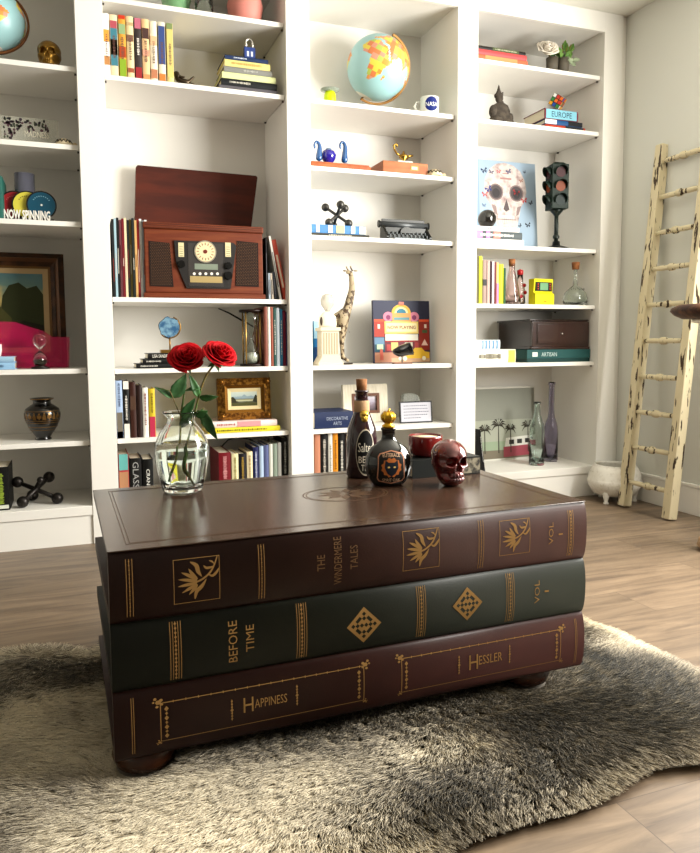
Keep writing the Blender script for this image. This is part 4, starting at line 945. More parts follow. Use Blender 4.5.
# ================================================================ bay C
def globe(label, cx, cy, rpx, Y, zs, tilt, lon0, lat0, ringmat, left_base=True):
    c = U(cx, cy, Y); R = rpx*S(c); c.z = max(c.z, zs+R+.012); t = T('world_globe', label, 'globe', (c.x, Y, zs+.0005)); cz = c.z-zs
    def P(lst): return [(float(a), float(b)) for a, b in lst]
    LAND = [P([(-17,15),(-10,30),(0,36),(11,37),(20,32),(32,31),(38,18),(43,11),(51,12),(46,2),(40,-6),(40,-16),(35,-22),(31,-29),(26,-34),(19,-35),(14,-22),(12,-8),(9,4),(-7,5),(-14,10)]),
            P([(-9,37),(-9,43),(-2,44),(-4,48),(4,52),(9,58),(5,62),(15,69),(30,71),(60,70),(90,76),(130,73),(178,68),(160,60),(140,55),(135,45),(128,38),(121,38),(122,30),(110,20),(107,11),(102,6),(99,14),(92,22),(87,21),(80,13),(77,8),(73,17),(68,24),(57,26),(58,20),(45,13),(40,22),(35,30),(35,36),(27,37),(22,37),(18,42),(12,44),(15,39),(8,44),(0,40)]),
            P([(-80,8),(-72,12),(-60,8),(-50,0),(-35,-7),(-40,-20),(-48,-26),(-57,-36),(-65,-42),(-68,-54),(-74,-50),(-71,-30),(-71,-18),(-80,-5)]),
            P([(-165,66),(-130,70),(-95,72),(-80,62),(-60,55),(-66,45),(-76,36),(-81,26),(-90,30),(-97,26),(-96,18),(-87,15),(-83,9),(-96,15),(-105,20),(-115,30),(-124,40),(-125,50),(-140,60)]),
            P([(114,-22),(122,-17),(130,-12),(137,-13),(142,-11),(146,-19),(153,-27),(150,-37),(140,-38),(131,-32),(116,-35)]),
            P([(44,-13),(50,-16),(47,-25),(44,-23)]), P([(95,5),(105,-6),(117,-8),(118,4),(110,2)]), P([(-50,60),(-20,70),(-20,82),(-60,80)])]
    def pip(lo, la, pl):
        r = False; j = len(pl)-1
        for i in range(len(pl)):
            if (pl[i][1] > la) != (pl[j][1] > la) and lo < (pl[j][0]-pl[i][0])*(la-pl[i][1])/(pl[j][1]-pl[i][1])+pl[i][0]: r = not r
            j = i
        return r
    sea = M('#a9cfd2', .35); cs = [M(h, .35) for h in ('#d98a5a', '#e2cf5e', '#e0a04e', '#b7c46a', '#d9a08a')]; icem = M('#e6e4da', .35)
    mb = MB(); mb.m(sea); [mb.m(x) for x in cs]; mb.m(icem); NU, NV = 144, 72; vs = []
    # orientation: point (lon0,lat0) faces -Y, then roll about Y by tilt
    Rm = Matrix.Rotation(tilt, 3, 'Y') @ Matrix.Rotation(math.radians(-lat0), 3, 'X')
    def pt(lo, la):
        a = math.radians(lo-lon0); b_ = math.radians(la); v = Vector((math.sin(a)*math.cos(b_), -math.cos(a)*math.cos(b_), math.sin(b_))); return Rm @ v
    for j in range(NV+1):
        la = -90+180*j/NV; vs.append([mb.bm.verts.new(pt(-180+360*i/NU, la)*R+Vector((0, 0, cz))) for i in range(NU if 0 < j < NV else 1)])
    for j in range(NV):
        for i in range(NU):
            lo = -180+360*(i+.5)/NU; la = -90+180*(j+.5)/NV; A, Bb = vs[j], vs[j+1]; i2 = (i+1)%NU
            f = (A[0], Bb[i2], Bb[i]) if j == 0 else ((A[i], A[i2], Bb[0]) if j == NV-1 else (A[i], A[i2], Bb[i2], Bb[i]))
            f = mb.bm.faces.new(f); f.smooth = True
            ld = any(pip(lo, la, pl) for pl in LAND)
            f.material_index = 6 if la < -72 else (1+int(abs(math.sin(math.floor(lo/11)*3.1+math.floor(la/9)*7.7)*97))%5 if ld else 0)
    mb.build('globe_ball', t)
    ax = (Rm @ Vector((0, 0, 1)));
    side = Vector((1, 0, 0)); side = (side-ax*side.dot(ax)).normalized()
    ctr = Vector((0, 0, cz)); arc = [ctr+(ax*math.cos(a)+side*math.sin(a))*(R*1.06) for a in np.linspace(-.05, PI+.05, 40)]
    nrm = ax.cross(side)
    rb = B(ringmat)
    ptsI = [ctr+(p-ctr)*.985 for p in arc]; ptsO = [ctr+(p-ctr)*1.05 for p in arc]; w_ = nrm*R*.045
    for i in range(39):
        q = [ptsI[i]-w_, ptsI[i+1]-w_, ptsO[i+1]-w_, ptsO[i]-w_, ptsI[i]+w_, ptsI[i+1]+w_, ptsO[i+1]+w_, ptsO[i]+w_]
        v = [rb.bm.verts.new(p) for p in q]; rb._tag([rb.bm.faces.new([v[k] for k in s4]) for s4 in ((0,1,2,3),(7,6,5,4),(3,2,6,7),(4,5,1,0))], True)
    rb.build('meridian_ring', t)
    bs = B(ringmat).lathe([(0, 0), (R*.55, 0), (R*.5, .006), (R*.2, .010), (0, .010)], ((0, .0, 0)), 32); bs.build('base', t)
    B(M('#7a5a34', .4, .6)).cyl(arc[0], ctr+ax*R*.99, .003, n=8).cyl(arc[-1], ctr-ax*R*.99, .003, n=8).build('axis_pin', t)
    return t
tanr = M('#b98a4e', .45, 0, c2='#c69a5e', sc=10)
globe('large world globe with tan wooden meridian ring on the shelf above the white mug', 378, 68, 31, 3.40, ZCc[0], .42, 42, -18, tanr)
p = U(330, 98, 3.33); q = S(p)
t = T('yellow_cup', 'small fluorescent yellow cup with a clear flat saucer on top', 'cup', (p.x, 3.33, ZCc[0]+.0005))
B(M('#cfe21c', .4)).lathe([(0, 0), (6.5*q, 0), (5.8*q, 13*q), (4.5*q, 16*q), (0, 16*q)], n=24).build('cup_body', t)
B(M('#c6cfc4', .1, 0, trans=.6)).lathe([(0, 16.1*q), (4*q, 16.1*q), (9.5*q, 17.5*q), (9.5*q, 18.1*q), (3*q, 19*q), (0, 19*q)], n=24).build('clear_saucer', t)
p = U(429.5, 110, 3.27); q = S(p)
t = T('mug', 'white mug with a round blue emblem at the right end of the globe shelf', 'mug', (p.x, 3.27, ZCc[0]+.0005), -.38)
B(M('#f3f1ea', .25)).lathe([(0, 0), (8.6*q, 0), (9.2*q, 1*q), (9.4*q, 16.5*q), (8.6*q, 16.5*q), (8.4*q, 2*q), (0, 2*q)], n=36).build('mug_body', t)
B(M('#f3f1ea', .25)).tube([(-9*q, 0, 13*q), (-13*q, 0, 12.5*q), (-15*q, 0, 8.5*q), (-13*q, 0, 4*q), (-9*q, 0, 3.5*q)], 1.2*q, 8).build('handle', t)
em = B(M('#16307c', .4)); fz = on_cyl(9.4*q+.0003)
pv = None
for j in range(1, 5):
    V_ = [em.bm.verts.new(fz(Vector((1.5*q+7*q*j/4*math.cos(a), 0, 8.5*q+7*q*j/4*math.sin(a))))) for a in [2*PI*i/28 for i in range(28)]]
    if pv is None: em._tag([em.bm.faces.new(V_)], True)
    else: em._tag([em.bm.faces.new((pv[k], pv[(k+1)%28], V_[(k+1)%28], V_[k])) for k in range(28)], True)
    pv = V_
em.m(M('#c8402e', .4)); fz2 = on_cyl(9.4*q+.0009)
sw = [(-6, 6), (0, 8.6), (5, 12.5), (9, 15.2), (5.5, 11.2), (1, 7.4)]
em.face([fz2(Vector((x*q, 0, z_*q))) for x, z_ in sw]); em.build('emblem', t)
txt('NASA', 12.5*q, 4*q, M('#f4f4f4', .4), t, (1.5*q, 0, 8.2*q), name='emblem_lettering', fn=on_cyl(9.4*q+.0012))
# second shelf: tray with blue figures, wooden box, brass lamp, pottery turtle
zs = ZCc[1]; a = U(311, 166, 3.26); b = U(371, 170, 3.26)
t = T('wooden_tray', 'low reddish wooden plinth tray under the blue glass figures', 'tray', (a.x, 3.26, zs+.0005))
B(M('#a8623c', .45, 0, c2='#b87348', sc=20)).box(0, b.x-a.x, 0, .12, 0, .026, .004).box(.006, b.x-a.x-.006, .006, .114, .0262, .033, .002).build('tray_board', t)
ztp = zs+.034
blu = M('#1f5f96', .15, 0, coat=.6)
p = U(319, 163, 3.31); q = S(p)
def swan(lbl, x, hh, s_, Y=3.31):
    p = U(x, 163, Y); t = T('blue_glass_figure', lbl, 'figurine', (p.x, Y, ztp))
    skin('body', t, blu, [(0, 0, 2*q), (0, 0, 9*q), (s_*1*q, 0, (hh-4)*q), (s_*0*q, 0, hh*q), (s_*-2.6*q, 0, (hh+1.5)*q), (s_*-4.6*q, 0, (hh-2)*q), (s_*-4.4*q, 0, (hh-6)*q)], [(i, i+1) for i in range(6)], [r_*q for r_ in (4.2, 3.2, 2.4, 2, 1.8, 1.6, .9)])
    B(blu).lathe([(0, 0), (4.5*q, 0), (4*q, 1.5*q), (0, 2*q)], n=20).build('foot', t)
swan('slender blue glass figure with a hooked neck, left of the violet bowl', 319, 20, 1); swan('slender blue glass figure with a hooked neck, right of the violet bowl', 344.5, 22, 1)
swan_p = U(330, 163, 3.30)
t = T('violet_bowl', 'round violet glass bowl between the two blue hooked figures', 'bowl', (swan_p.x+.003, 3.33, ztp))
B(M('#33289a', .1, 0, coat=.6)).lathe([(0, 0), (3*q, 0), (3.4*q, 1.5*q), (7*q, 6*q), (8*q, 10*q), (6*q, 14*q), (3.6*q, 15*q), (0, 15*q)], n=28).build('bowl_body', t)
B(M('#4c6f8c', .2)).lathe([(0, 15*q), (3.4*q, 15*q), (3*q, 16.4*q), (0, 17*q)], n=20).build('bowl_lid', t)
a = U(388, 175, 3.27); b = U(427, 176, 3.27); H = .062
t = T('wooden_box', 'small honey brown wooden card box carrying the brass lamp', 'box', (a.x, 3.26, zs+.0005), -.0)
bm_ = M('#a5683f', .45, 0, c2='#b4774b', sc=8, st=(1, 1, 6)); W_ = b.x-a.x
B(bm_).box(-.03, W_, 0, .16, 0, H, .002).build('box_body', t)
B(M('#8a7448', .35, .8)).box(W_*.55, W_*.75, -.002, 0, H*.4, H*.75).m(M('#e0d6b8', .7)).box(W_*.58, W_*.72, -.0026, -.002, H*.47, H*.68).build('label_holder', t)
p = U(403.5, 160, 3.33); q = S(p)
t = T('brass_lamp', 'small brass genie oil lamp on a white block on the wooden box', 'lamp figurine', (p.x, 3.33, zs+H+.001))
brs = M('#b59248', .25, .9)
B(M('#e9e4d8', .6)).box(-8*q, 8*q, -5*q, 5*q, 0, 3.5*q, .001).build('white_block', t)
B(brs).lathe([(0, 3.6*q), (3*q, 3.6*q), (1.2*q, 5*q), (4.8*q, 8*q), (4*q, 10*q), (1.5*q, 11.5*q), (.8*q, 14*q), (0, 14.5*q)], n=24).build('lamp_body', t)
B(brs).tube([(3*q, 0, 8*q), (7*q, 0, 10*q), (10.5*q, 0, 10.5*q)], [2*q, 1.2*q, .8*q], 8).build('spout', t)
B(brs).tube([(-3*q, 0, 9*q), (-7*q, 0, 11*q), (-10*q, 0, 15*q), (-10.5*q, 0, 19*q), (-8*q, 0, 20.5*q), (-6.5*q, 0, 18*q)], 1*q, 8).build('handle', t)
def turtle(lbl, x, y, Y, zs):
    p = U(x, y, Y); q = S(p); t = T('pottery_turtle', lbl, 'figurine', (p.x, Y, zs+.0005))
    B(M('#e0d2b4', .6)).lathe([(0, 1.2*q), (8*q, 1.2*q), (8.4*q, 2.4*q), (6.5*q, 5.5*q), (3.5*q, 7.6*q), (0, 8.4*q)], n=28).build('shell', t)
    z_ = B(M('#221a14', .6)); n = 12
    for k in range(n*2):
        A0, A1 = PI*k/n, PI*(k+1)/n; ra, za = (7.95, 3.4) if k%2 else (6.2, 6.3); rb_, zb_ = (6.2, 6.3) if k%2 else (7.95, 3.4)
        z_.tube([(ra*q*math.cos(A0), ra*q*math.sin(A0), za*q), (rb_*q*math.cos(A1), rb_*q*math.sin(A1), zb_*q)], .45*q, 5)
    z_.build('zigzag_band', t)
    ft = B(M('#d9c8a8', .6))
    for A in (PI*.25, PI*.75, PI*1.25, PI*1.75): ft.ball((6.5*q*math.cos(A), 6.5*q*math.sin(A), 1.4*q), (2*q, 2*q, 1.4*q), 6)
    ft.build('feet', t); B(M('#d9c8a8', .6)).ball((10*q, -1*q, 3*q), (2.4*q, 1.8*q, 1.8*q), 8).build('head', t)
turtle('small cream pottery turtle with dark zigzag right of the wooden box', 434.5, 176, 3.26, zs)
# third shelf: pattern books, jack, typewriter
z = ZCc[2]+.0005
z = lying(z, 311, 369, 235.6, 238.6, '#4c4a42', 'thin dark flat book under the blue patterned one below the grey jack', Y=3.25, D=.2, marks=('#d8d4c4', .3, .7))+.0005
z = lying(z, 311.5, 365.5, 226.5, 235, '#5d8fc0', 'flat book with blue and cream block pattern under the grey jack', Y=3.25, D=.2, bands=[(.08,.14,'#e8e6dc'),(.3,.38,'#e8e6dc'),(.45,.6,'#d9d49a'),(.72,.8,'#cfe0ea'),(.88,1,'#e9e4c8')])+.0005
def jack(lbl, cx, zs, Y, Lr, rb, mat, rz=.3, name='metal_jack'):
    """six knobs on three crossing rods, resting on three of them"""
    ax = [Vector((1, 0, 0)), Vector((0, 1, 0)), Vector((0, 0, 1))]
    R0 = Matrix.Rotation(rz, 3, 'Z') @ Vector((0, 0, 0)).rotation_difference(Vector((0, 0, 0))).to_matrix() if False else Matrix.Rotation(rz, 3, 'Z')
    q_ = Vector((1, 1, 1)).normalized().rotation_difference(Vector((0, 0, 1))).to_matrix(); Rm = R0 @ q_
    ds = [Rm @ a for a in ax]; h = Lr/math.sqrt(3)+rb
    t = T(name, lbl, 'toy jack', (cx, Y, zs)); c = Vector((0, 0, h))
    for d in ds:
        B(mat).tube([c-d*Lr, c-d*Lr*.5, c, c+d*Lr*.5, c+d*Lr], [rb*.42, rb*.36, rb*.42, rb*.36, rb*.42], 10).build('rod', t)
        if True:
            B(mat).ball(c+d*Lr, rb, 12).build('knob', t); B(mat).ball(c-d*Lr, rb, 12).build('knob', t)
irn = M('#3b3734', .38, .7)
p = U(337, 223, 3.33); q = S(p)
jack('grey metal toy jack standing on the blue patterned book', p.x, z, 3.33, 14.5*q, 4*q, M('#5a5854', .4, .7), .75)
a = U(386, 238, 3.27); b = U(431, 239, 3.27); q = S(a); zs = ZCc[2]
t = T('typewriter', 'miniature black typewriter at the right of the third shelf', 'typewriter', (a.x, 3.26, zs+.0005)); W_ = b.x-a.x; blk = M('#23231f', .35, .4); gry = M('#6f7476', .4, .5)
t.scale = (1, 1, 1.35)
mbt = B(blk).prism([(0, 0), (.085, 0), (.085, .05), (.055, .058), (.03, .034), (0, .014)], 0, .012, Matrix.Translation((.012, 0, 0)) @ Matrix.Rotation(PI/2, 4, 'Z'))
mbt.prism([(0, 0), (.085, 0), (.085, .05), (.055, .058), (.03, .034), (0, .014)], 0, .012, Matrix.Translation((W_, 0, 0)) @ Matrix.Rotation(PI/2, 4, 'Z'))
mbt.box(0, W_, 0, .085, .0, .008).box(.012, W_-.012, .045, .085, .008, .05).build('body', t)
kb = B(gry)
for r_ in range(4):
    for c_ in range(10):
        kb.cyl((.022+c_*(W_-.044)/9+(.004 if r_%2 else 0)-.002, .006+r_*.010, .010+r_*.006), (.022+c_*(W_-.044)/9+(.004 if r_%2 else 0)-.002, .006+r_*.010, .016+r_*.006), .0045, n=8)
kb.box(.04, W_-.04, -.006, 0, .002, .008); kb.build('keys', t)
B(M('#55585a', .4, .3)).cyl((-.010, .065, .062), (W_+.008, .065, .062), .0105, n=16).build('platen', t)
B(blk).box(.006, W_-.006, .072, .080, .058, .082).build('paper_rest', t)
B(blk).cyl((-.018, .065, .062), (-.010, .065, .062), .013, n=14).build('platen_knob', t)
B(blk).cyl((W_+.008, .065, .062), (W_+.014, .065, .062), .013, n=14).build('platen_knob', t)
B(blk).prism([(W_*.5+.035*math.cos(A), .030+.022*math.sin(A)) for A in np.linspace(0, PI, 12)], .030, .044).build('type_basket', t)
# fourth shelf: blue book, pedestal with glass bust, giraffe, picture book box with whale
zs = ZCc[3]
stand(zs, 313.5, 320.5, 321, '#2f7fb4', 'bright blue book standing behind the white pedestal', Y=3.40, D=.15, yb=350, bands=[(0,.4,'#1c4a7a'),(.6,1,'#a9cfe2')])
p = U(329, 365, 3.275); q = S(p); cr_ = M('#dcd2bd', .6)
t = T('pedestal', 'cream fluted pedestal column carrying the clear glass bust', 'pedestal', (p.x, 3.285, zs+.0005))
B(cr_).box(-13*q, 13*q, -9*q, 9*q, 0, 3*q, .001).prism([(-12.5*q, 3*q), (12.5*q, 3*q), (9*q, 9*q), (-9*q, 9*q)], -8.5*q, 8.5*q).box(-9*q, 9*q, -7.5*q, 7.5*q, 9*q, 34*q).box(-10.5*q, 10.5*q, -9*q, 9*q, 34*q, 37.5*q, .001).build('shaft', t)
fl = B(M('#b9ad95', .7))
for k in range(6): fl.box((-7.6+k*2.8)*q, (-6.4+k*2.8)*q, -7.8*q, -7.5*q, 11*q, 32*q)
fl.build('fluting', t)
t2_ = T('glass_bust', 'clear frosted glass bust on the cream fluted pedestal', 'bust', (p.x-.5*q, 3.285, zs+37.7*q))
wgl = M('#ece8de', .12, 0, trans=.55)
B(M('#e6dfce', .5)).lathe([(0, 0), (9*q, 0), (9.5*q, 3*q), (9*q, 10*q), (5*q, 14.5*q), (3*q, 16*q), (0, 16*q)], n=24, sy=.6).build('shoulders', t2_)
B(wgl).lathe([(0, 16*q), (2.6*q, 16*q), (3.4*q, 18*q), (6.4*q, 22*q), (7*q, 27*q), (5*q, 32*q), (0, 33.5*q)], n=24, sy=.95).build('head', t2_)
B(M('#4a3c2c', .5)).ball((-8*q, -4.6*q, 6*q), (1.4*q, 1*q, 4.4*q), 8).build('dark_handle', t2_)
def Pg(x, y, Y=3.36, dy=0): v_ = U(x, y, Y+dy); return v_
gw = M('#5c4a38', .5, 0, c2='#b5a68c', sc=45, lo=.46, hi=.52)
base = U(345, 363, 3.36)
t = T('carved_giraffe', 'tall slender carved giraffe with spotted brown and cream coat', 'giraffe figure', (base.x, 3.36, zs+.0005)); o_ = Vector((base.x, 3.36, zs+.0005)); q = S(base)
G = lambda x, y, dy=0: Vector((U(x, y, 3.36).x, 3.36+dy, U(x, y, 3.36).z))-o_
V_ = [G(343, 316), G(349, 303), G(352, 290), G(351.5, 279), G(350.5, 272.5), G(346, 272), G(338, 311, .0), G(334, 315, .0),
      G(341, 330, -.012), G(341, 345, -.012), G(342, 357, -.012), G(347.5, 361.5, -.02), G(346, 328, .018), G(343, 345, .02), G(344, 360, .02), G(337.5, 326, .012), G(338, 345, .014), G(339, 360.5, .014), G(349.5, 332, -.0)]
skin('body', t, gw, V_, [(0, 1), (1, 2), (2, 3), (3, 4), (4, 5), (0, 6), (6, 7), (0, 8), (8, 9), (9, 10), (10, 11), (0, 12), (12, 13), (13, 14), (6, 15), (15, 16), (16, 17)],
     [q*r_ for r_ in (6.5, 4.6, 3.4, 2.6, 2.6, 1.7, 5, 2, 3.4, 2.4, 2, 1.7, 3, 2, 2, 3, 1.8, 1.8, .5)])
for x, y in ((346.5, 266.5), (350.5, 266)): B(gw).tube([G(x+2, 271), G(x+.5, 268.5), G(x, y)], [.9*q, .7*q, 1*q], 8).build('horn', t)
for x in (345, 355.5): B(gw).ball(G(x, 270.8), (2.2*q, .8*q, .8*q), 6).build('ear', t)
B(gw).tube([G(333, 315), G(331.5, 320), G(332, 327)], [1.1*q, .8*q, 1.1*q], 6).build('tail', t)
B(M('#3a2e24', .5)).lathe([(0, .0), (8*q, 0), (8*q, 1.4*q), (0, 1.6*q)], (-.004, 0, 0), 24, sx=1.1, sy=.8).build('foot_plate', t)
# picture box "NOW PLAYING"
Yb = 3.42; a = U(374.5, 362, Yb); b = U(430.5, 362, Yb); tp = U(402, 300.5, Yb); W_ = b.x-a.x; H_ = tp.z-zs
t = T('picture_box', 'square illustrated box showing a theatre front and yellow car', 'box', (a.x, Yb, zs+.001), rot=(-.06, 0, 0))
bx = B(M('#3d4058', .5)).box(0, W_, 0, .02, 0, H_)
L_ = -.0004
def rc(h, x0, x1, z0, z1, l=1): bx.m(M(h, .5)).box(x0*W_, x1*W_, -.0004*l, 0, z0*H_, z1*H_)
def pl(h, pts, l=2): bx.m(M(h, .5)).prism([(x*W_, z_*H_) for x, z_ in pts], -.0004*l, 0)
def ds_(h, x, z_, rx, rz, l=2, a0=0, a1=2*PI): bx.m(M(h, .5)).disc(x*W_, z_*H_, rx*W_, rz*H_, -.0004*l, 0, n=18, a0=a0, a1=a1)
rc('#b04434', .01, .19, .42, .68); rc('#d8603c', .01, .19, .66, .70, 2); rc('#9c3a2e', .80, .99, .2, .68); rc('#d8603c', .80, .99, .66, .70, 2); rc('#6f8ea8', .01, .18, .3, .41); rc('#2f5a6a', .01, .19, .18, .3)
rc('#b9cfb0', .05, .16, .22, .3, 2); rc('#b98a72', .01, .99, .01, .17); rc('#7a3440', .19, .8, .17, .42); rc('#c9a88a', .3, .99, .01, .08, 2)
ds_('#d58aa0', .26, .74, .09, .08); ds_('#8a3a6a', .26, .73, .04, .04, 3); ds_('#d58aa0', .72, .74, .09, .08); ds_('#8a3a6a', .72, .73, .04, .04, 3)
rc('#d7a86a', .33, .66, .66, .80, 3); ds_('#e3b54e', .49, .80, .17, .14, 4, 0, PI); ds_('#e9d9a8', .49, .80, .12, .10, 5, 0, PI); ds_('#3f8aa0', .49, .80, .085, .07, 6, 0, PI); rc('#6fa0a8', .36, .63, .69, .73, 5); rc('#d98a7a', .45, .54, .92, .98, 4)
rc('#e8cf7e', .19, .79, .47, .665, 5); rc('#f0e3b4', .22, .76, .50, .64, 6); rc('#e3e0d6', .20, .78, .36, .46, 5); rc('#a83c3a', .19, .8, .34, .36, 5)
rc('#d6c27c', .3, .42, .2, .33, 3); rc('#cfc9b4', .55, .68, .18, .33, 3); rc('#b04a48', .22, .29, .2, .3, 3); rc('#b04a48', .72, .79, .2, .33, 3)
pl('#e0b93c', [(.55, .07), (.98, .07), (.98, .17), (.9, .18), (.84, .24), (.72, .24), (.66, .17), (.56, .15)], 5); ds_('#f0ead8', .88, .07, .035, .035, 6); ds_('#f0ead8', .54, .07, .035, .035, 6); ds_('#e6e0cc', .45, .07, .03, .03, 6)
pl('#c26a5a', [(.1, .05), (.16, .05), (.15, .2), (.12, .24), (.1, .2)], 3); rc('#e6ddd0', .07, .11, .55, .62, 3); rc('#e6ddd0', .9, .94, .56, .62, 3); rc('#5a6a48', .86, .95, .48, .53, 3); pl('#e6c9c0', [(.84,.28),(.9,.38),(.96,.28)], 3)
bx.build('box_body', t)
txt('NOW PLAYING', W_*.50, H_*.055, M('#8a2a1a', .5), t, (W_*.49, -.0027, H_*.57), name='sign_lettering', fat=.01)
p = U(403, 356, 3.28); q = S(p)
t = T('black_whale', 'glossy black whale shaped figure in front of the illustrated box', 'figurine', (p.x, 3.29, zs+.0005))
B(M('#8a6a5a', .6)).box(-10*q, 10*q, -3*q, 3*q, 0, 1.5*q, .001).build('stand', t); B(M('#8a8a86', .4, .6)).cyl((0, 0, 1.5*q), (0, 0, 9*q), .8*q, n=8).build('stand_post', t)
skin('body', t, M('#0d0f16', .12, 0, coat=.6), [(2*q, 0, 13*q), (-5*q, 0, 12*q), (-11*q, 0, 12.5*q), (8*q, 0, 15*q), (10.5*q, 0, 18*q)], [(0, 1), (1, 2), (0, 3), (3, 4)], [r_*q for r_ in (6.4, 5, 2.2, 5.4, 3)])
# fifth shelf
zs = ZCc[4]; z = zs+.0005
t = T('book', 'thick dark blue flat book with silver lettering beside the plum bottle', 'book', (U(314.5, 412, 3.245).x, 3.245, z+(U(330, 412, 3.245).z-U(330, 428.5, 3.245).z)), rot=(0, PI/2, 0)); Tk = U(330, 412, 3.245).z-U(330, 428.5, 3.245).z
bookmesh(t, Tk-.0006, .2, U(353, 412, 3.245).x-U(314.5, 412, 3.245).x, M('#27375c', .5))
Lb = U(353, 412, 3.245).x-U(314.5, 412, 3.245).x
for s__, f_, w_, h_ in (('DECORATIVE', .40, .55, .2), ('ARTS', .70, .22, .2)):
    txt(s__, Lb*w_, Tk*h_, M('#aeb6c8', .4), t, (Tk*f_, -.0045, Lb*.58), (0, 0, 1), (-1, 0, 0), 'spine_lettering')
Yp = 3.42; a = U(343.5, 424, Yp); b = U(387.5, 422, Yp); tp = U(365, 384.5, Yp); W_ = b.x-a.x; H_ = tp.z-zs
t = T('photo_frame', 'whitewashed wooden photo frame with brown inner edge behind the bottles', 'photo frame', ((a.x+b.x)/2, Yp, zs+.001), rot=(-.08, 0, 0))
ww = M('#d9d2bf', .7, 0, c2='#e6e0d0', sc=10, st=(12, 1, 1))
framed(t, W_, H_, [(0, W_*.19, .010, .010, ww), (W_*.191, W_*.25, .013, .013, M('#7a5440', .5))], picture_mat('snapshot', [(0, '#5a4a52'), (.4, '#8a7a86'), (.6, '#b0a8b8'), (1, '#d8d4dc')], 6, .3, 2), .015, 'photograph')
Yp = 3.30; a = U(400.5, 421, Yp); b = U(432, 421, Yp); tp = U(416, 401.5, Yp); W_ = b.x-a.x; H_ = tp.z-zs
t = T('card_holder', 'small black framed white card with violet handwriting', 'card', ((a.x+b.x)/2, Yp, zs+.001), rot=(-.12, 0, -.05))
framed(t, W_, H_, [(0, W_*.035, .003, .003, M('#15151a', .4))], M('#c4c4cc', .6), .008, 'card')
cd = B(M('#24224a', .6)); r_ = random.Random(2)
for k in range(5):
    x = -W_*.38
    while x < W_*(.34 if k < 4 else .1):
        l = r_.uniform(.004, .011); cd.box(x, x+l, -.0026, -.002, H_*(.78-k*.14), H_*(.78-k*.14)+.0028); x += l+.003
cd.build('handwriting', t)
B(M('#15151a', .4)).prism([(0, 0), (.035, 0), (0, H_*.8)], 0, .004, Matrix.Translation((-W_*.4, .008, 0)) @ Matrix.Rotation(PI/2, 4, 'Z')).build('easel_foot', t)
p = U(410.5, 401, 3.37); q = S(p)
t = T('glass_block', 'clear rounded glass paperweight behind the small white card', 'paperweight', (p.x, 3.37, zs+.0005))
B(M('#dfe2dc', .1, 0, trans=.8)).prism([(-9*q, 0), (9*q, 0), (9*q, 22*q), (7*q, 26*q), (3*q, 28*q), (-3*q, 28.5*q), (-8*q, 28*q), (-9*q, 25*q)], -3*q, 3*q).build('glass_body', t)
B(M('#c9ccc6', .3)).box(-9.3*q, 9.3*q, -3.4*q, 3.4*q, 0, .6*q).build('glass_foot', t)
for x0, x1, yt, h, nm, kw in [(315, 320.3, 434.2, '#c08a70', 'salmon pink', {}), (320.8, 327.8, 434, '#1c1817', 'black with fine white print', dict(marks=('#cfc8bc', .15, .9))), (328.3, 332.6, 433.6, '#dcdad2', 'white', dict(marks=('#7a766c', .2, .8))), (333, 338, 432.8, '#d9962c', 'amber yellow', dict(marks=('#7a5210', .3, .85))), (338.6, 344.8, 432.5, '#161514', 'rightmost black white printed', dict(marks=('#e0dcd2', .12, .85))), (345.4, 351, 434, '#3a2c28', 'dark brown', {})]:
    stand(Z0, x0, x1, yt, h, '%s book on the bottom shelf behind the tall plum bottle' % nm, D=.16, yb=450, **kw)
# ================================================================ bay D
z = ZD[0]+.0005
z = lying(z, 474, 527.5, 55.5, 61.5, '#d4785a', 'orange flat book at the foot of the top shelf stack', Y=3.245, D=.2, bands=[(.2,.8,'#e29a6c')])+.0005
z = lying(z, 474, 526.5, 49.5, 54.8, '#d05a5c', 'coral red flat book in the middle of the top shelf stack', Y=3.245, D=.2)+.0005
z = lying(z, 478, 525.5, 45, 48.7, '#2a2522', 'dark flat book with a green spine panel on top of the coral one', Y=3.25, D=.19, bands=[(.3,.85,'#5e6a4a')], marks=('#c9c4b0', .35, .8))+.0005
def pot(lbl, cx, yb, Y, zs, rp, hp, mat):
    p = U(cx, yb, Y); q = S(p)*1.12; t = T('potted_plant', lbl, 'plant', (p.x, Y, zs+.0005))
    B(mat).lathe([(0, 0), (rp*q, 0), (rp*1.12*q, hp*q), (rp*.95*q, hp*q), (rp*.9*q, (hp-2)*q), (0, (hp-2)*q)], n=28).build('pot', t); return t, q
t, q = pot('small grey pot with a large white peony bloom on the top shelf', 552, 67, 3.275, ZD[0], 4.8, 13, M('#6d675c', .6))
wp = M('#efe8dc', .7); r_ = random.Random(9)
Am = Matrix.Rotation(.9, 3, 'X') @ Matrix.Rotation(-.25, 3, 'Y'); cbl = Vector((-5*q, 0, 20*q)); R = 9.5*q
for i in range(24):
    u_ = i/23; rad = R*(.10+.80*u_**1.05); ht = R*(.95-.42*u_); a0 = i*2.39996+r_.uniform(-.3, .3); op = .12+1.05*u_**1.4
    def f(u, v_, rad=rad, ht=ht, a0=a0, op=op, q_=u_):
        ph = (u-.5)*2*(1.3-.35*q_); rr = rad*(.25+.75*v_**.7)+op*R*.15*v_**3*(1+.4*math.cos(ph*3)); z = -R*.5+(ht+R*.5)*(v_**.85)*(1-.25*abs(ph/1.2)**2.5)-op*R*.25*v_**4
        rr += R*.04*math.sin(ph*6+a0)*v_
        return cbl+Am @ Vector((rr*math.cos(a0+ph), rr*math.sin(a0+ph), z*.8))
    B(wp).grid(f, 8, 6).build('petal', t, sol=.0008)
B(stemm).tube([(0, 0, 8*q), (-2*q, 0, 13*q), (-4*q, 0, 18*q)], .9*q, 6).build('stem', t)
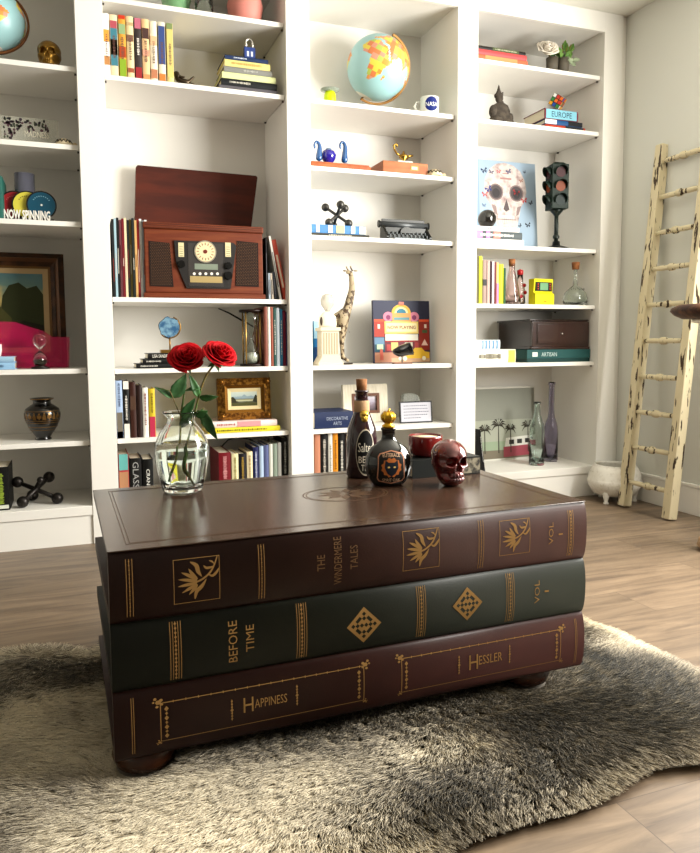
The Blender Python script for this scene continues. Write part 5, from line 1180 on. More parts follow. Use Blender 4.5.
for k in range(3): leaf(t, (0, 0, 8*q), (5*q*math.cos(k*2.2+.5)+3*q, -3*q*math.sin(k*2), (16+k*5)*q), 2.2*q, .1)
t, q = pot('small grey pot with a leafy green plant at the right of the top shelf', 563, 69.5, 3.275, ZD[0], 4.8, 14, M('#6d675c', .6))
r_ = random.Random(5); gl = M('#4f7a34', .5, 0, c2='#7a9a52', sc=20); sl = M('#a9b598', .6)
for k in range(34):
    A = r_.uniform(0, 2*PI); e = r_.uniform(4, 12); hgt = r_.uniform(13, 27)
    tip = Vector((math.cos(A)*e*q+(6*q if k%3 == 0 else 1*q), math.sin(A)*e*.6*q, (hgt if k%3 else hgt*.7)*q)); tip.z += 3*q; bs_ = tip*.55+Vector((0, 0, 4*q))
    leaf(t, bs_, tip, 2.6*q, .15, r_.uniform(-1, 1), sl if k%3 == 0 else gl)
sb = B(stemm)
for k in range(9): A = k*.7; sb.tube([(0, 0, 9*q), (math.cos(A)*3*q, math.sin(A)*2*q, 15*q), (math.cos(A)*8*q, math.sin(A)*4*q, (18+k)*q)], .5*q, 5)
sb.build('stems', t)
# dark stone seated statue
p = U(500.5, 120, 3.30); q = S(p); st = M('#4a433c', .8, 0, c2='#5c544b', sc=40, bump=.5, bs=90)
t = T('stone_statue', 'dark stone seated crowned statue at the left end of the second shelf', 'statue', (p.x, 3.30, ZD[1]+.0005))
sb = B(st).lathe([(0, 0), (12.5*q, 0), (13*q, 4*q), (11*q, 8*q), (10.5*q, 15*q), (8*q, 20*q), (3.5*q, 22.5*q), (3*q, 24*q), (0, 24*q)], n=28, sy=.6)
sb.ball((-9*q, -1*q, 13*q), (4.4*q, 4.4*q, 6.4*q), 10).ball((9.5*q, -1*q, 8*q), (4*q, 4.6*q, 5.4*q), 10).ball((-6*q, -5*q, 3.6*q), (6*q, 3.6*q, 3.4*q), 10).ball((5*q, -5*q, 3.6*q), (7*q, 3.6*q, 3.4*q), 10)
sb.build('body', t)
B(st).ball((-2*q, -.5*q, 26.5*q), (4*q, 3.8*q, 4.8*q), 12).ball((-2*q, -4.2*q, 26*q), (.8*q, 1*q, 1.2*q), 6).build('head', t)
B(st).lathe([(4.4*q, 28*q), (4.6*q, 30*q), (3*q, 31.5*q), (1.8*q, 34*q), (.8*q, 38*q), (0, 40*q)], (-2.4*q, 0, 0), 20).tube([(1*q, 0, 29*q), (2.4*q, 0, 33*q)], [1.4*q, .6*q], 8).build('crown', t)
# europe stack with cube
z = ZD[1]+.0005
z = lying(z, 545, 585, 126.5, 130.5, '#b5482e', 'red flat box at the foot of the stack under the puzzle cube', Y=3.25, D=.2, bands=[(.5,.95,'#2c3038')])+.0005
z = lying(z, 545, 582, 121, 126, '#2c5c8c', 'blue and black flat box in the stack under the puzzle cube', Y=3.25, D=.2, bands=[(.0,.3,'#e0e4e6'),(.62,1,'#23262c')])+.0005
zE = lying(z, 544.5, 578, 109.5, 120, '#7a3040', 'dark edged flat box with pale blue titled spine under the puzzle cube', Y=3.25, D=.19, bands=[(.04,.95,'#8ac0d0')], text='EUROPE', tcol='#1f3550', tfrac=.6, th=.55)
z = zE+.0005
p = U(557.5, 103, 3.31); q = S(p); cs = 11.5*q
t = T('puzzle_cube', 'colourful twisty puzzle cube balanced on its corner on the box stack', 'puzzle cube', (p.x, 3.31, z+.0005))
B(M('#c8403a', .4)).lathe([(0, 0), (4*q, 0), (2.6*q, 2.6*q), (0, 2.6*q)], n=16).build('stand', t)
Rm = Matrix.Rotation(.55, 4, 'X') @ Matrix.Rotation(.30, 4, 'Y') @ Matrix.Rotation(.65, 4, 'Z'); Mc = Matrix.Translation((0, 0, 2.4*q+cs*.80)) @ Rm
bb = B(M('#141414', .3)).box(-cs/2, cs/2, -cs/2, cs/2, -cs/2, cs/2, .0015, Mc)
pal = ['#e9e9e4', '#e2a92c', '#c83a2e', '#3f8a4a', '#2f5aa8', '#e07a2c']; r_ = random.Random(12)
for ax in range(3):
    for sg in (-1, 1):
        for i in range(3):
            for j in range(3):
                lo = [0]*3; hi = [0]*3; o1, o2 = [k for k in range(3) if k != ax]
                lo[o1] = -cs/2+i*cs/3+cs*.03; hi[o1] = lo[o1]+cs*.27; lo[o2] = -cs/2+j*cs/3+cs*.03; hi[o2] = lo[o2]+cs*.27
                a1, a2 = sorted((sg*cs/2, sg*(cs/2+.0006))); lo[ax], hi[ax] = a1, a2
                bb.m(M(r_.choice(pal), .35)).box(lo[0], hi[0], lo[1], hi[1], lo[2], hi[2], 0, Mc)
bb.build('cube_body', t)
# butterfly skull picture
zs = ZD[2]; Yp = 3.46; a = U(476, 240, Yp); b = U(538, 240, Yp); tp = U(507, 159.5, Yp); W_ = b.x-a.x; H_ = tp.z-zs
t = T('skull_picture', 'pale blue canvas showing a white skull surrounded by butterflies', 'picture', (a.x, Yp, zs+.001), rot=(-.08, 0, 0))
bx = B(M('#a9bccd', .6)).box(0, W_, 0, .025, 0, H_)
bx.m(M('#93a8bd', .6)).box(0, W_*.08, -.0003, 0, 0, H_)
sk = '#e2dad6'
skm = M('#d6ccc8', .6, 0, c2='#a58e8c', sc=30, lo=.45, hi=.7)
def pls(pts, l, mat=None): bx.m(mat or skm).prism([(x*W_, z_*H_) for x, z_ in pts], -.0004*l, 0)
pls([(.27, .50), (.19, .58), (.16, .68), (.18, .80), (.25, .90), (.36, .965), (.50, .985), (.64, .96), (.75, .90), (.82, .80), (.84, .68), (.81, .58), (.74, .50), (.71, .40), (.67, .28), (.60, .24), (.42, .24), (.35, .28), (.30, .40)], 2)
for x in (.345, .675): ds_('#8a7a78', x, .655, .115, .092, 3); ds_('#5c5456', x, .655, .095, .076, 4); ds_('#454042', x, .645, .06, .05, 5)
pl('#6a5f60', [(.49, .54), (.455, .47), (.50, .445), (.555, .47), (.53, .54), (.51, .585)], 3)
pl('#9c8a88', [(.27, .52), (.34, .50), (.36, .40), (.31, .42)], 3); pl('#9c8a88', [(.75, .52), (.68, .50), (.66, .40), (.70, .42)], 3)
for k in range(8): rc('#dcd6d0', .365+k*.034, .393+k*.034, .365, .405, 4); rc('#d4cdc6', .37+k*.033, .397+k*.033, .318, .352, 4)
rc('#8e8280', .35, .66, .354, .361, 4); rc('#b08c88', .42, .6, .80, .82, 3); rc('#b08c88', .46, .56, .86, .87, 3)
def bfly(h, x, z_, s1, rot=0, l=5):
    for sx in (-1, 1):
        for pts in ([(0, 0), (.9, .9), (1.1, .3)], [(0, 0), (.8, -.1), (.5, -.8)]):
            P2 = [(sx*a_, b_) for a_, b_ in pts]; c_, s2 = math.cos(rot), math.sin(rot)
            pl(h, [(x+(a_*c_-b_*s2)*s1, z_+(a_*s2+b_*c_)*s1*W_/H_) for a_, b_ in P2], l)
for h, x, z_, s1, r0 in (('#3c4a66', .17, .88, .045, .3), ('#2c3c6e', .28, .87, .035, -.2), ('#33477c', .56, .89, .04, .4), ('#c0545a', .4, .88, .03, 0), ('#23408a', .23, .68, .05, .5), ('#c2605a', .17, .62, .045, .1), ('#b03a3c', .67, .66, .05, -.2), ('#c44a4e', .80, .58, .045, .2), ('#2a2c34', .91, .56, .03, .6), ('#1f2430', .85, .31, .04, .2), ('#2c3040', .72, .30, .025, .8), ('#5a4a8a', .62, .18, .05, .1), ('#c04a4a', .35, .13, .04, 0), ('#a8705a', .76, .8, .03, .3), ('#7a8aa4', .15, .5, .03, 0), ('#2c3448', .82, .9, .02, .4), ('#b9606a', .68, .12, .03, .6)): bfly(h, x, z_, s1, r0)
bx.build('canvas', t)
z = zs+.0005
z = lying(z, 474, 523.5, 239, 245.5, '#efece4', 'thick white flat box at the foot of the stack below the black ball', Y=3.245, D=.18)+.0005
z = lying(z, 475.5, 522, 229, 236.5, '#5a6264', 'grey flat book with pink striped spine below the black ball', Y=3.25, D=.17, bands=[(0,.14,'#d98ac0'),(.22,.30,'#d98ac0'),(.38,.52,'#e08a7c')], marks=('#eceae6', .1, .8))+.0005
z = lying(z, 477, 519, 223.5, 228, '#efe9e6', 'thin white flat book right under the black ball', Y=3.25, D=.17, marks=('#c98a90', .1, .75))+.0005
p = U(487, 222, 3.31); q = S(p)
t = T('black_ball', 'glossy black ball resting on the white flat book', 'ball', (p.x, 3.31, z))
B(M('#23211f', .15, 0, coat=.6)).ball((0, 0, 9.2*q), 9.2*q, 20).build('ball_body', t); B(M('#23211f', .4)).lathe([(0, 0), (4*q, 0), (3.5*q, 1.2*q), (0, 1.2*q)], n=20).build('ring_foot', t)
# traffic signal lamp
p = U(556, 245, 3.33); q = S(p); tg = M('#1a3026', .5)
t = T('traffic_light', 'dark green miniature traffic light on a black stand', 'traffic light', (p.x, 3.33, zs+.0005))
B(M('#1a1f1c', .35, .3)).lathe([(0, 0), (12.5*q, 0), (12.5*q, 2*q), (9*q, 3.5*q), (4*q, 5*q), (3.4*q, 9*q), (0, 9*q)], n=8).build('base', t)
B(M('#1f2c26', .35, .3)).cyl((0, 0, 8*q), (0, 0, 39*q), 2*q, n=14).lathe([(3.2*q, 12*q), (3.4*q, 14*q), (2*q, 16*q)], n=14).lathe([(2*q, 34*q), (6*q, 38.5*q), (6*q, 40*q), (0, 40*q)], n=14).build('pole', t)
Mr = Matrix.Rotation(-.22, 4, 'Z'); hw = 8.6*q
B(tg).box(-hw, hw, -hw, hw, 40*q, 83*q, .003, Mr).lathe([(0, 83*q), (10*q, 82.9*q), (6*q, 85.5*q), (0, 86*q)], n=4, M4=Matrix.Rotation(-.22+PI/4, 4, 'Z')).build('signal_housing', t)
for face_ in (0, 1):
    Mf = Mr @ (Matrix.Rotation(0, 4, 'Z') if face_ == 0 else Matrix.Rotation(PI/2, 4, 'Z')) if face_ == 0 else Mr @ Matrix.Rotation(-PI/2, 4, 'Z')
    for k, h in enumerate(('#0f2c26', '#8a4820', '#4a181c')):
        zc = (48+k*13.5)*q
        B(M(h, .45)).disc(0, zc, 5*q, 5*q, -hw-.0018, -hw, Mf, 20).build('signal_lens', t)
        hb = MB().m(tg)
        def f(u, v_, zc=zc, Mf=Mf):
            A = PI*(-.12+1.24*u); L_ = (5.6*q)*(.25+.75*math.sin(PI*u)**.7)
            return Mf @ Vector((6*q*math.cos(A), -hw-v_*L_, zc+6*q*math.sin(A)))
        hb.grid(f, 14, 3); hb.build('visor', t, sol=.001)
# fourth shelf
zs = ZD[3]
for x0, x1, yt, h, nm, kw in [(474.6, 478.6, 256.5, '#6f6a52', 'dull olive thin', {}), (479, 482, 256, '#d6df4a', 'acid yellow thin', {}), (482.4, 486.4, 260, '#a39088', 'taupe', dict(bands=[(.42,.56,'#2a2624')])), (486.8, 489.8, 260.5, '#c0aaa2', 'rose grey thin', {}), (490.1, 491.8, 261, '#3c1c2c', 'very thin plum', {}), (492, 494, 261.5, '#efe9e4', 'very thin white', {}), (494.2, 495.8, 262, '#7a3a44', 'very thin wine red', {}), (496.1, 498.6, 262.5, '#e8c48a', 'peach', dict(bands=[(0,.5,'#dc8ab0')])), (499, 503.2, 264, '#d8d83c', 'lemon yellow', {}), (503.5, 505.6, 268, '#2c5e3c', 'short dark green', {})]:
    stand(zs, x0, x1, yt, h, '%s book in the upright row beside the corked bottle' % nm, D=.17, yb=300, **kw)
def bottle(name, lbl, cx, yb, Y, zs, prof, mat, cork=None, cat='bottle', wall=True):
    p = U(cx, yb, Y); q = S(p); t = T(name, lbl, cat, (p.x, Y, zs+.0005)); pr = [(r*q, z_*q) for r, z_ in prof]
    w_ = .9*q
    inner = [(max(r-w_, .0006), z_) for r, z_ in pr[::-1] if z_ > 1.2*q] + [(0, 1.3*q)]
    B(mat).lathe(pr+(inner if wall else []), n=36).build('glass_body', t)
    if cork: B(M('#a9764e', .85, 0, c2='#8c5c3a', sc=60)).lathe([(0, cork[1]*q), (cork[0]*.85*q, cork[1]*q), (cork[0]*q, cork[2]*q), (0, cork[2]*q)], n=20).build('cork', t)
    return t, q
t, q = bottle('corked_bottle', 'pinkish clear conical bottle with a brown cork', 511.5, 302, 3.29, zs, [(0, 0), (9*q if False else 8.4, 0), (8.8, 3), (7.8, 12), (5.5, 24), (3.2, 34), (3, 39), (3.4, 40)], M('#f4e6e4', .03, 0, trans=1), (3.4, 38, 45))
t, q = bottle('heart_bottle', 'small clear bottle with red topper behind the corked bottle', 519.8, 300, 3.37, zs, [(0, 0), (5, 0), (5.4, 3), (5, 16), (3, 24), (2.8, 31)], M('#f4e8e6', .03, 0, trans=1))
B(M('#b8272c', .3)).lathe([(0, 29*q), (3*q, 31*q), (3.2*q, 35*q), (0, 36.5*q)], n=20).build('red_topper', t)
rb = B(M('#b8272c', .4))
for x, z_ in ((2, 20), (3, 13), (-1, 9)): rb.ball((x*q, -4.6*q, z_*q), (2.2*q, .5*q, 2*q), 8)
rb.build('red_heart_decals', t)
a = U(534.5, 303.5, 3.265); b = U(555, 303, 3.265); q = S(a); W_ = b.x-a.x; yl_ = M('#e6dc2c', .45)
t = T('arcade_toy', 'small bright yellow tabletop arcade game toy with a green screen', 'toy', ((a.x+b.x)/2, 3.27, zs+.0005), .12)
X_ = W_/2
B(yl_).prism([(0, 0), (.05, 0), (.05, .123), (.006, .123), (.012, .060), (-.004, .052), (-.004, 0)], -X_, X_, Matrix.Rotation(PI/2, 4, 'Z') @ Matrix.Diagonal((1, -1, 1, 1))).build('cabinet', t)
B(M('#2a2c2a', .4)).box(-X_*.86, X_*.86, .0035, .0052+.006, .066, .108).build('screen_bezel', t)
B(M('#7fa886', .25)).box(-X_*.42, X_*.42, .0022, .0034, .070, .104).build('screen', t)
bt = B(M('#d0542c', .4)); 
for sx in (-1, 1):
    for k in range(3): bt.box(sx*X_*.64-.003, sx*X_*.64+.003, .0018, .0034, .073+k*.011, .079+k*.011)
for x in (-.006, .006): bt.cyl((x, -.0075, .018), (x, -.0042, .018), .0032, n=8)
bt.build('buttons', t); t.scale = (1, 1, 1.12)
txt('TETRIS', .105, .022, M('#1c1c16', .5), t, (-X_-.0002, .026, .062), (0, 0, -1), (0, 1, 0), 'side_lettering')
t, q = bottle('round_flask', 'clear round bottomed glass flask with a cork at the shelf end', 575, 302, 3.30, zs, [(0, 0), (9, 0), (11.8, 3), (12.2, 7.5), (10.5, 13), (6, 17), (2.6, 20), (1.9, 26), (1.9, 40), (2.3, 41)], glass, (4, 36, 43))
zb_ = B(M('#4a4a46', .5))
for k in range(14): A = PI+PI*k/13; zb_.box(8.4*q*math.cos(A)-.0015, 8.4*q*math.cos(A)+.0015, 8.4*q*math.sin(A)-.001, 8.4*q*math.sin(A)+.0, (15.4+(k%2))*q, (16.4+(k%2))*q)
zb_.build('dotted_band', t)
# fifth shelf
zs = ZD[4]; z0_ = zs+.0005
a = U(527.5, 361, 3.245); b = U(598, 362, 3.245); H_ = U(560, 349.5, 3.245).z-zs
t = T('board_game_box', 'flat teal board game box under the dark wooden jewellery box', 'box', (a.x, 3.25, z0_))
tl = M('#2f5f5e', .5); W_ = min(b.x, 2.606)-a.x
B(M('#234a48', .5)).box(.002, W_-.002, .0, .31, 0, H_*.30, .001).build('box_base', t)
B(tl).box(0, W_, -.0012, .3125, H_*.305, H_, .001).m(M('#d9e0dc', .5)).box(W_*.08, W_*.16, -.0018, -.0012, H_*.45, H_*.8).build('box_lid', t)
txt('ARTISAN', W_*.24, H_*.32, M('#c4d6d2', .5), t, (W_*.34, -.002, H_*.62), name='box_lettering')
dw = M('#24100d', .22, 0, c2='#32160f', sc=4, st=(1, 1, 10), coat=.5)
a = U(491, 349, 3.25); H2 = U(540, 319, 3.25).z-zs-H_-.002
t = T('jewellery_box', 'dark mahogany box with one panelled drawer and small silver knob', 'box', (U(532, 340, 3.25).x, 3.256, z0_+H_+.0005)); W_ = 2.606-U(532, 340, 3.25).x; xa = .0; xm = .006
B(dw).box(xa, W_, .012, .33, 0, .018, .003).box(xa+.006, W_-.006, .02, .325, .018, H2-.010).box(xa-.004, W_, .008, .334, H2-.010, H2, .003).build('cabinet', t)
df = B(M('#321a15', .25, 0, c2='#40221a', sc=4, st=(1, 1, 10), coat=.5)).box(xm, W_-.004, -.0, .0195, .014, H2-.012, .002).box(xm-.003, W_-.001, -.004, .012, .0, .0135, .002)
df.m(dw).box(xm+.025, W_-.03, -.0015, 0, .026, H2-.022).m(M('#3c2019', .25, coat=.5)).box(xm+.032, W_-.037, -.003, -.0015, .031, H2-.027, .0015); df.build('drawer', t)
B(M('#d9d8d2', .2, .9)).ball(((xm+W_)/2, -.0062, H2*.52), .0045, 10).build('knob', t.children[-1])
z = z0_
z = lying(z, 474.5, 515.5, 348, 361.8, '#ece6d2', 'white flat book with grey title and yellow end panel', Y=3.236, D=.2, bands=[(.82,.98,'#e2cf6a')], marks=('#6a665c', .1, .62))+.0005
z = lying(z, 474.5, 500, 337, 346.5, '#d7dfe0', 'pale box with blue wave pattern lying on the white titled book', Y=3.25, D=.17, bands=[(.3,.34,'#6a9ac0'),(.42,.47,'#6a9ac0'),(.56,.6,'#6a9ac0'),(.7,.75,'#6a9ac0'),(.85,.9,'#6a9ac0')])+.0005
# bottom shelf: palm picture, two bottles, leaning black book
Yp = 3.545; a = U(455, 464, Yp); b = U(536, 458, Yp); tp = U(520, 386.5, Yp); W_ = b.x-a.x; H_ = tp.z-Z0
t = T('beach_picture', 'framed beach picture with palm trees and a pink and white bus', 'picture', (a.x, Yp, Z0+.001), rot=(-.05, 0, 0))
bx = B(M('#e4e2da', .5)).box(0, W_, 0, .02, 0, H_)
rc('#a4a69c', .015, .985, .025, .975, 1); rc('#b9bcae', .015, .985, .22, .55, 2); rc('#a9b8a0', .015, .985, .14, .26, 3); rc('#8e8676', .015, .985, .025, .14, 4)
pl('#f0efe8', [(.60, .14), (.985, .17), (.985, .33), (.62, .30)], 5); pl('#b5626e', [(.59, .04), (.985, .06), (.985, .20), (.59, .18)], 6)
for x in (.66, .76, .86): rc('#4c4a46', x, x+.06, .21+(x-.6)*.05, .27+(x-.6)*.05, 7)
for x, z_, s1 in ((.36, .42, 1), (.53, .48, 1.15), (.68, .42, .85), (.90, .45, 1.05), (.20, .36, .6)):
    pl('#5c564c', [(x-.006, .1), (x+.006, .1), (x+.004, z_), (x-.004, z_)], 7)
    for k in range(9):
        A = -.5+k*(PI+1)/8; e = .085*s1
        x1_, z1_ = x+e*math.cos(A), z_+e*math.sin(A)*.9-(.03 if k in (0, 8) else 0)
        xm_, zm_ = x+e*.55*math.cos(A), z_+e*.62*math.sin(A)+.02
        pl('#4a463c', [(x, z_-.006), (xm_, zm_+.012), (x1_, z1_), (xm_, zm_-.014)], 8)
bx.build('print', t)
bottle('aqua_bottle', 'pale aqua embossed glass bottle before the beach picture', 536.5, 463, 3.345, Z0, [(0, 0), (7.3, 0), (7.6, 2), (7.6, 30), (7.2, 40), (5, 46), (3.6, 50), (3, 56), (3, 60), (3.6, 60.5), (3.6, 63)], M('#eef7f4', .05, 0, trans=1))
bottle('violet_bottle', 'tall slim violet glass bottle beside the aqua one', 550.5, 460.5, 3.42, Z0, [(0, 0), (6.6, 0), (6.9, 2), (6.9, 30), (5.8, 38), (3.6, 44), (2.9, 52), (2.9, 76), (3.5, 76.5), (3.4, 79)], M('#d9d5e6', .05, 0, trans=1))
a = U(479, 470, 3.25)
t = T('leaning_book', 'black spiral sketchbook with white lettering leaning on the divider', 'book', (U(484.5, 471, 3.245).x-.006, 3.245, Z0+.001), rot=(0, -.14, 0)); H_ = .225
bookmesh(t, .011, .17, H_, M('#16171a', .5), marks=('#d9d9d4', .25, .85))
# ================================================================ bay A
zs = ZA[0]
globe('blue world globe with brown ring at the far left of the top left shelf', -8, 21, 31, 3.41, zs, .0, -70, 10, M('#8a5a34', .45, 0, c2='#9a6a40', sc=10))
p = U(49.5, 63, 3.30); q = S(p)*1.12
o = skull_mesh(26*q, M('#8a6a2c', .4, .75, c2='#a8843c', sc=30), 'golden_skull', None, (p.x, 3.31, zs+.0005), -.15)
tag(o, 'matt gold skull ornament beside the blue globe', 'skull')
zs = ZA[1]; Yp = 3.33; a = U(1, 143, Yp); b = U(59, 146, Yp); tp = U(30, 118, Yp); W_ = b.x-a.x; H_ = tp.z-zs
t = T('glass_plaque', 'clear glass plaque printed with dark flowers and pale lettering', 'plaque', (a.x, Yp, zs+.0005), 0)
B(M('#cfcfc2', .2, 0, alpha=.35)).box(0, W_, 0, .006, 0, H_, .001).build('glass_plate', t)
fl = MB(); r_ = random.Random(3)
for k in range(90):
    s1 = r_.random(); x = W_*(.06+.86*r_.random()); z_ = H_*(.55+.4*r_.random()) if s1 < .6 else H_*r_.uniform(.05, .95)
    if s1 >= .6: x = W_*(.05+.25*r_.random())
    fl.m(M(r_.choice(['#4c3f48', '#3a3a40', '#6a5058', '#52584a']), .6)).disc(x, z_, r_.uniform(.003, .007), r_.uniform(.003, .007), -.0012, -.0002, n=6)
fl.build('flower_print', t)
txt('MADNESS', W_*.42, H_*.2, M('#e9e4d4', .5), t, (W_*.62, -.0015, H_*.46), name='plaque_lettering')
turtle('cream pottery turtle with dark zigzag at the right end of the left bay', 64, 144.5, 3.27, zs)
# now spinning stand
zs = ZA[2]
t = T('teal_book', 'teal hardcover at the left edge of the record stand shelf', 'book', (U(-6, 215, 3.25).x, 3.25, zs+.0005)); bookmesh(t, U(3.6, 215, 3.25).x-U(-6, 215, 3.25).x, .18, U(0, 176, 3.25).z-zs, M('#2a6a60', .5), marks=('#1a3a38', .2, .9))
p = U(26, 215, 3.38); q = S(p)
t = T('lidded_jar', 'clear lilac tinted glass jar with dark contents behind the yellow record', 'jar', (p.x, 3.38, zs+.0005))
B(M('#c9cbe0', .08, 0, trans=.75)).lathe([(0, 0), (9.5*q, 0), (9.5*q, 50*q), (8.6*q, 50*q), (8.6*q, 2*q), (0, 2*q)], n=28).build('jar_body', t)
B(M('#4a3444', .6)).lathe([(0, 2.1*q), (8.3*q, 2.1*q), (8.3*q, 33*q), (4*q, 37*q), (0, 37*q)], n=24).build('contents', t)
a = U(4, 222, 3.27); b = U(51, 222, 3.27); q = S(a)
t = T('record_stand', 'small stand with white cut letters holding three coloured records', 'record stand', (a.x, 3.27, zs+.0005)); W_ = b.x-a.x
B(M('#2a201c', .6)).box(0, W_+.012, -.002, .055, 0, .012, .001).build('stand_base', t)
txt('NOW SPINNING', W_*.98, 9.5*q, M('#efece4', .5), t, (W_/2, -.0045, 6.2*q), name='stand_lettering', fat=.03, off=.0)
t.children[-1].modifiers.new('solid', 'SOLIDIFY').thickness = .003
for cx, cz, y, h, h2, nm in ((14.5, 203.5, .040, '#9c2a30', '#c76a6a', 'red'), (27, 204.5, .026, '#d9cf5a', '#6a6428', 'yellow'), (41.5, 205.5, .012, '#1d5a70', '#8ab0ba', 'teal')):
    p = U(cx, cz, 3.27+y); t = T('small_record', 'small %s labelled vinyl record in the white lettered stand' % nm, 'record', (p.x, 3.27+y, zs+.0125)); R = 14.2*S(p); zz = R+.0002; mt = Matrix.Rotation(-.06, 4, 'X')
    B(M('#171615', .25)).disc(0, zz, R, R, 0, .0018, mt, 40).build('vinyl_disc', t)
    lb_ = B(M(h, .5)).disc(0, zz, R*.90, R*.90, -.0006, 0, mt, 40).m(M(h2, .5))
    for k in range(9): A = PI*(.2+.6*k/8); lb_.disc(R*.62*math.cos(A), zz+R*.62*math.sin(A), R*.05, R*.04, -.001, -.0006, mt, 5)
    lb_.m(M('#efece4', .5)).disc(0, zz, R*.07, R*.07, -.001, -.0006, mt, 12); lb_.build('paper_label', t)
# big framed landscape and pink acrylic sheet
zs = ZA[3]; Yp = 3.46; b = U(67.5, 366, Yp); tp = U(60, 254, Yp); H_ = tp.z-zs; W_ = .50
brf = M('#3c2818', .45, 0, c2='#5c3c22', sc=20); 
t = T('framed_landscape', 'large lakeside landscape painting in a stepped dark brown frame', 'painting', (b.x-W_/2, Yp, zs+.001), rot=(-.05, 0, 0))
framed(t, W_, H_, [(0, .022, .012, .03, brf), (.0221, .038, .024, .014, M('#6a4626', .4, .3)), (.0381, .056, .018, .008, brf), (.0561, .066, .010, .007, M('#7a5a30', .4, .4)), (.0661, .088, .006, .004, M('#b9a27c', .8))],
       picture_mat('lake_landscape', [(0, '#4a3f24'), (.28, '#6a5c34'), (.42, '#4f4c2a'), (.55, '#a89a5c'), (.68, '#c2b070'), (.8, '#6f8a80'), (1, '#5c8288')], 4, .22))
pic = [c for c in t.children if c.name.startswith('painting')][0]
paint(pic, W_, H_, .088, [('#3e4424', [(.45,.35),(.5,.7),(.58,.84),(.7,.88),(.8,.8),(.92,.84),(1,.72),(1,.3),(.7,.28)]), ('#5a5a30', [(.3,.3),(.36,.5),(.46,.56),(.6,.4),(.6,.28)]), ('#2c2a18', [(.55,.0),(.6,.3),(.75,.36),(1,.3),(1,0)]), ('#8a7a44', [(0,.22),(.4,.26),(.55,.14),(.2,.08),(0,.1)])])
Yq = 3.375; a = U(-20, 366, Yq); b = U(69.5, 366, Yq); c = U(15, 322, Yq); d = U(69.5, 337, Yq)
t = B(M('#d8246c', .12, 0, alpha=.42)).prism([(lambda v: (v.x, max(v.z, zs+.001)))(U(x_, y_, Yq)) for x_, y_ in ((-20, 372), (69.5, 372), (69.5, 337), (52, 337), (44, 331), (30, 327), (15, 322), (-20, 321))], Yq, Yq+.003).build('acrylic_sheet')
t2_ = T('acrylic_panel', 'translucent pink acrylic sheet leaning in front of the framed landscape', 'sheet', (0, 0, 0)); 
t.name = 'acrylic_panel'; bpy.data.objects.remove(t2_); t.name = 'acrylic_sheet'; tag(t, 'translucent pink acrylic sheet standing before the framed landscape', 'sheet')
p = U(40.5, 367, 3.29); q = S(p)
t = T('small_hourglass', 'small clear hourglass with dark wooden foot before the pink sheet', 'hourglass', (p.x, 3.29, zs+.0005))
B(M('#2c211c', .5)).lathe([(0, 0), (8.6*q, 0), (8.6*q, 2*q), (0, 2*q)], n=28).lathe([(5.8*q, 2*q), (5.8*q, 3*q), (0, 3*q)], n=24).build('foot', t)
pr = [(2*q, 3.1*q), (5.6*q, 4*q), (6.6*q, 8*q), (5*q, 14*q), (1.2*q, 17.5*q), (.9*q, 18.5*q), (1.4*q, 20*q), (5.4*q, 24*q), (6.4*q, 29*q), (4.6*q, 33.5*q), (0, 34.5*q)]
B(glass).lathe([(0, 3.1*q)]+pr, n=28).build('glass_bulb', t)
B(M('#4c4438', .9)).lathe([(0, 3.6*q), (4.8*q, 4.2*q), (5.4*q, 8*q), (0, 10*q)], n=24).build('sand', t)
z = zs+.0005
z = lying(z, -14, 14.8, 362.8, 370, '#9fc3e0', 'light blue flat book, lower one of the pair at the left edge', Y=3.245, D=.16, marks=('#5a7a9a', .3, .6))+.0005
z = lying(z, -14, 14, 356.2, 362, '#a8c6dc', 'light blue flat book, upper one of the pair at the left edge', Y=3.25, D=.16)+.0005
p = U(-6, 352, 3.30); q = S(p)
vessel('white_cup', 'small white cup on the pair of light blue books', 'cup', -4, 355, 3.30, z, [(0, 0), (4.5, 0), (5.5, 6), (5.6, 12), (4.9, 12), (4.6, 2), (0, 2)], M('#efe9dc', .4))
# greek vase
zs = ZA[4]; p = U(43.5, 439.5, 3.34); q = S(p)
t = T('black_vase', 'black amphora vase with bronze figure frieze and gold bands', 'vase', (p.x, 3.34, zs+.0005))
vb = [(0, 0), (7.6, 0), (7.8, 1.2), (6.6, 2.5), (9.5, 7), (13.5, 13), (16.2, 20), (17, 26), (15.6, 31), (11, 34.4), (8.6, 35.8), (8.2, 38), (8.8, 39.4), (10.8, 40.2), (11, 41.4), (9.6, 41.6), (7.4, 39), (0, 38)]
blv = M('#12100e', .2, 0, coat=.4); gv = M('#8a6a3c', .35, .6)
B(blv).lathe([(r*q, z_*q) for r, z_ in vb], n=40).build('vase_body', t)
bd = B(gv)
def vr(z_): return float(np.interp(z_, [v_[1] for v_ in vb[2:13]], [v_[0] for v_ in vb[2:13]]))
for z0b, z1b in ((19.5, 20.1), (17.4, 17.9), (13, 13.6), (28.8, 29.3), (10, 10.4)): bd.lathe([((vr(z0b)+.12)*q, z0b*q), ((vr(z1b)+.12)*q, z1b*q)], n=40)
bd.lathe([(10.95*q, 40.4*q), (11.1*q, 41.2*q)], n=40)
for k in range(22):
    A = 2*PI*k/22
    for (za, zb_, w_) in ((21, 24.5, .10), (24.5, 26.6, .06), (26.8, 28, .035)) if k%2 else ((21, 22.4, .03), (22.4, 25.4, .12), (25.6, 27.4, .05)):
        ra, rb2 = (vr(za)+.15)*q, (vr(zb_)+.15)*q
        bd.face([(ra*math.cos(A-w_), ra*math.sin(A-w_), za*q), (ra*math.cos(A+w_), ra*math.sin(A+w_), za*q), (rb2*math.cos(A+w_), rb2*math.sin(A+w_), zb_*q), (rb2*math.cos(A-w_), rb2*math.sin(A-w_), zb_*q)])
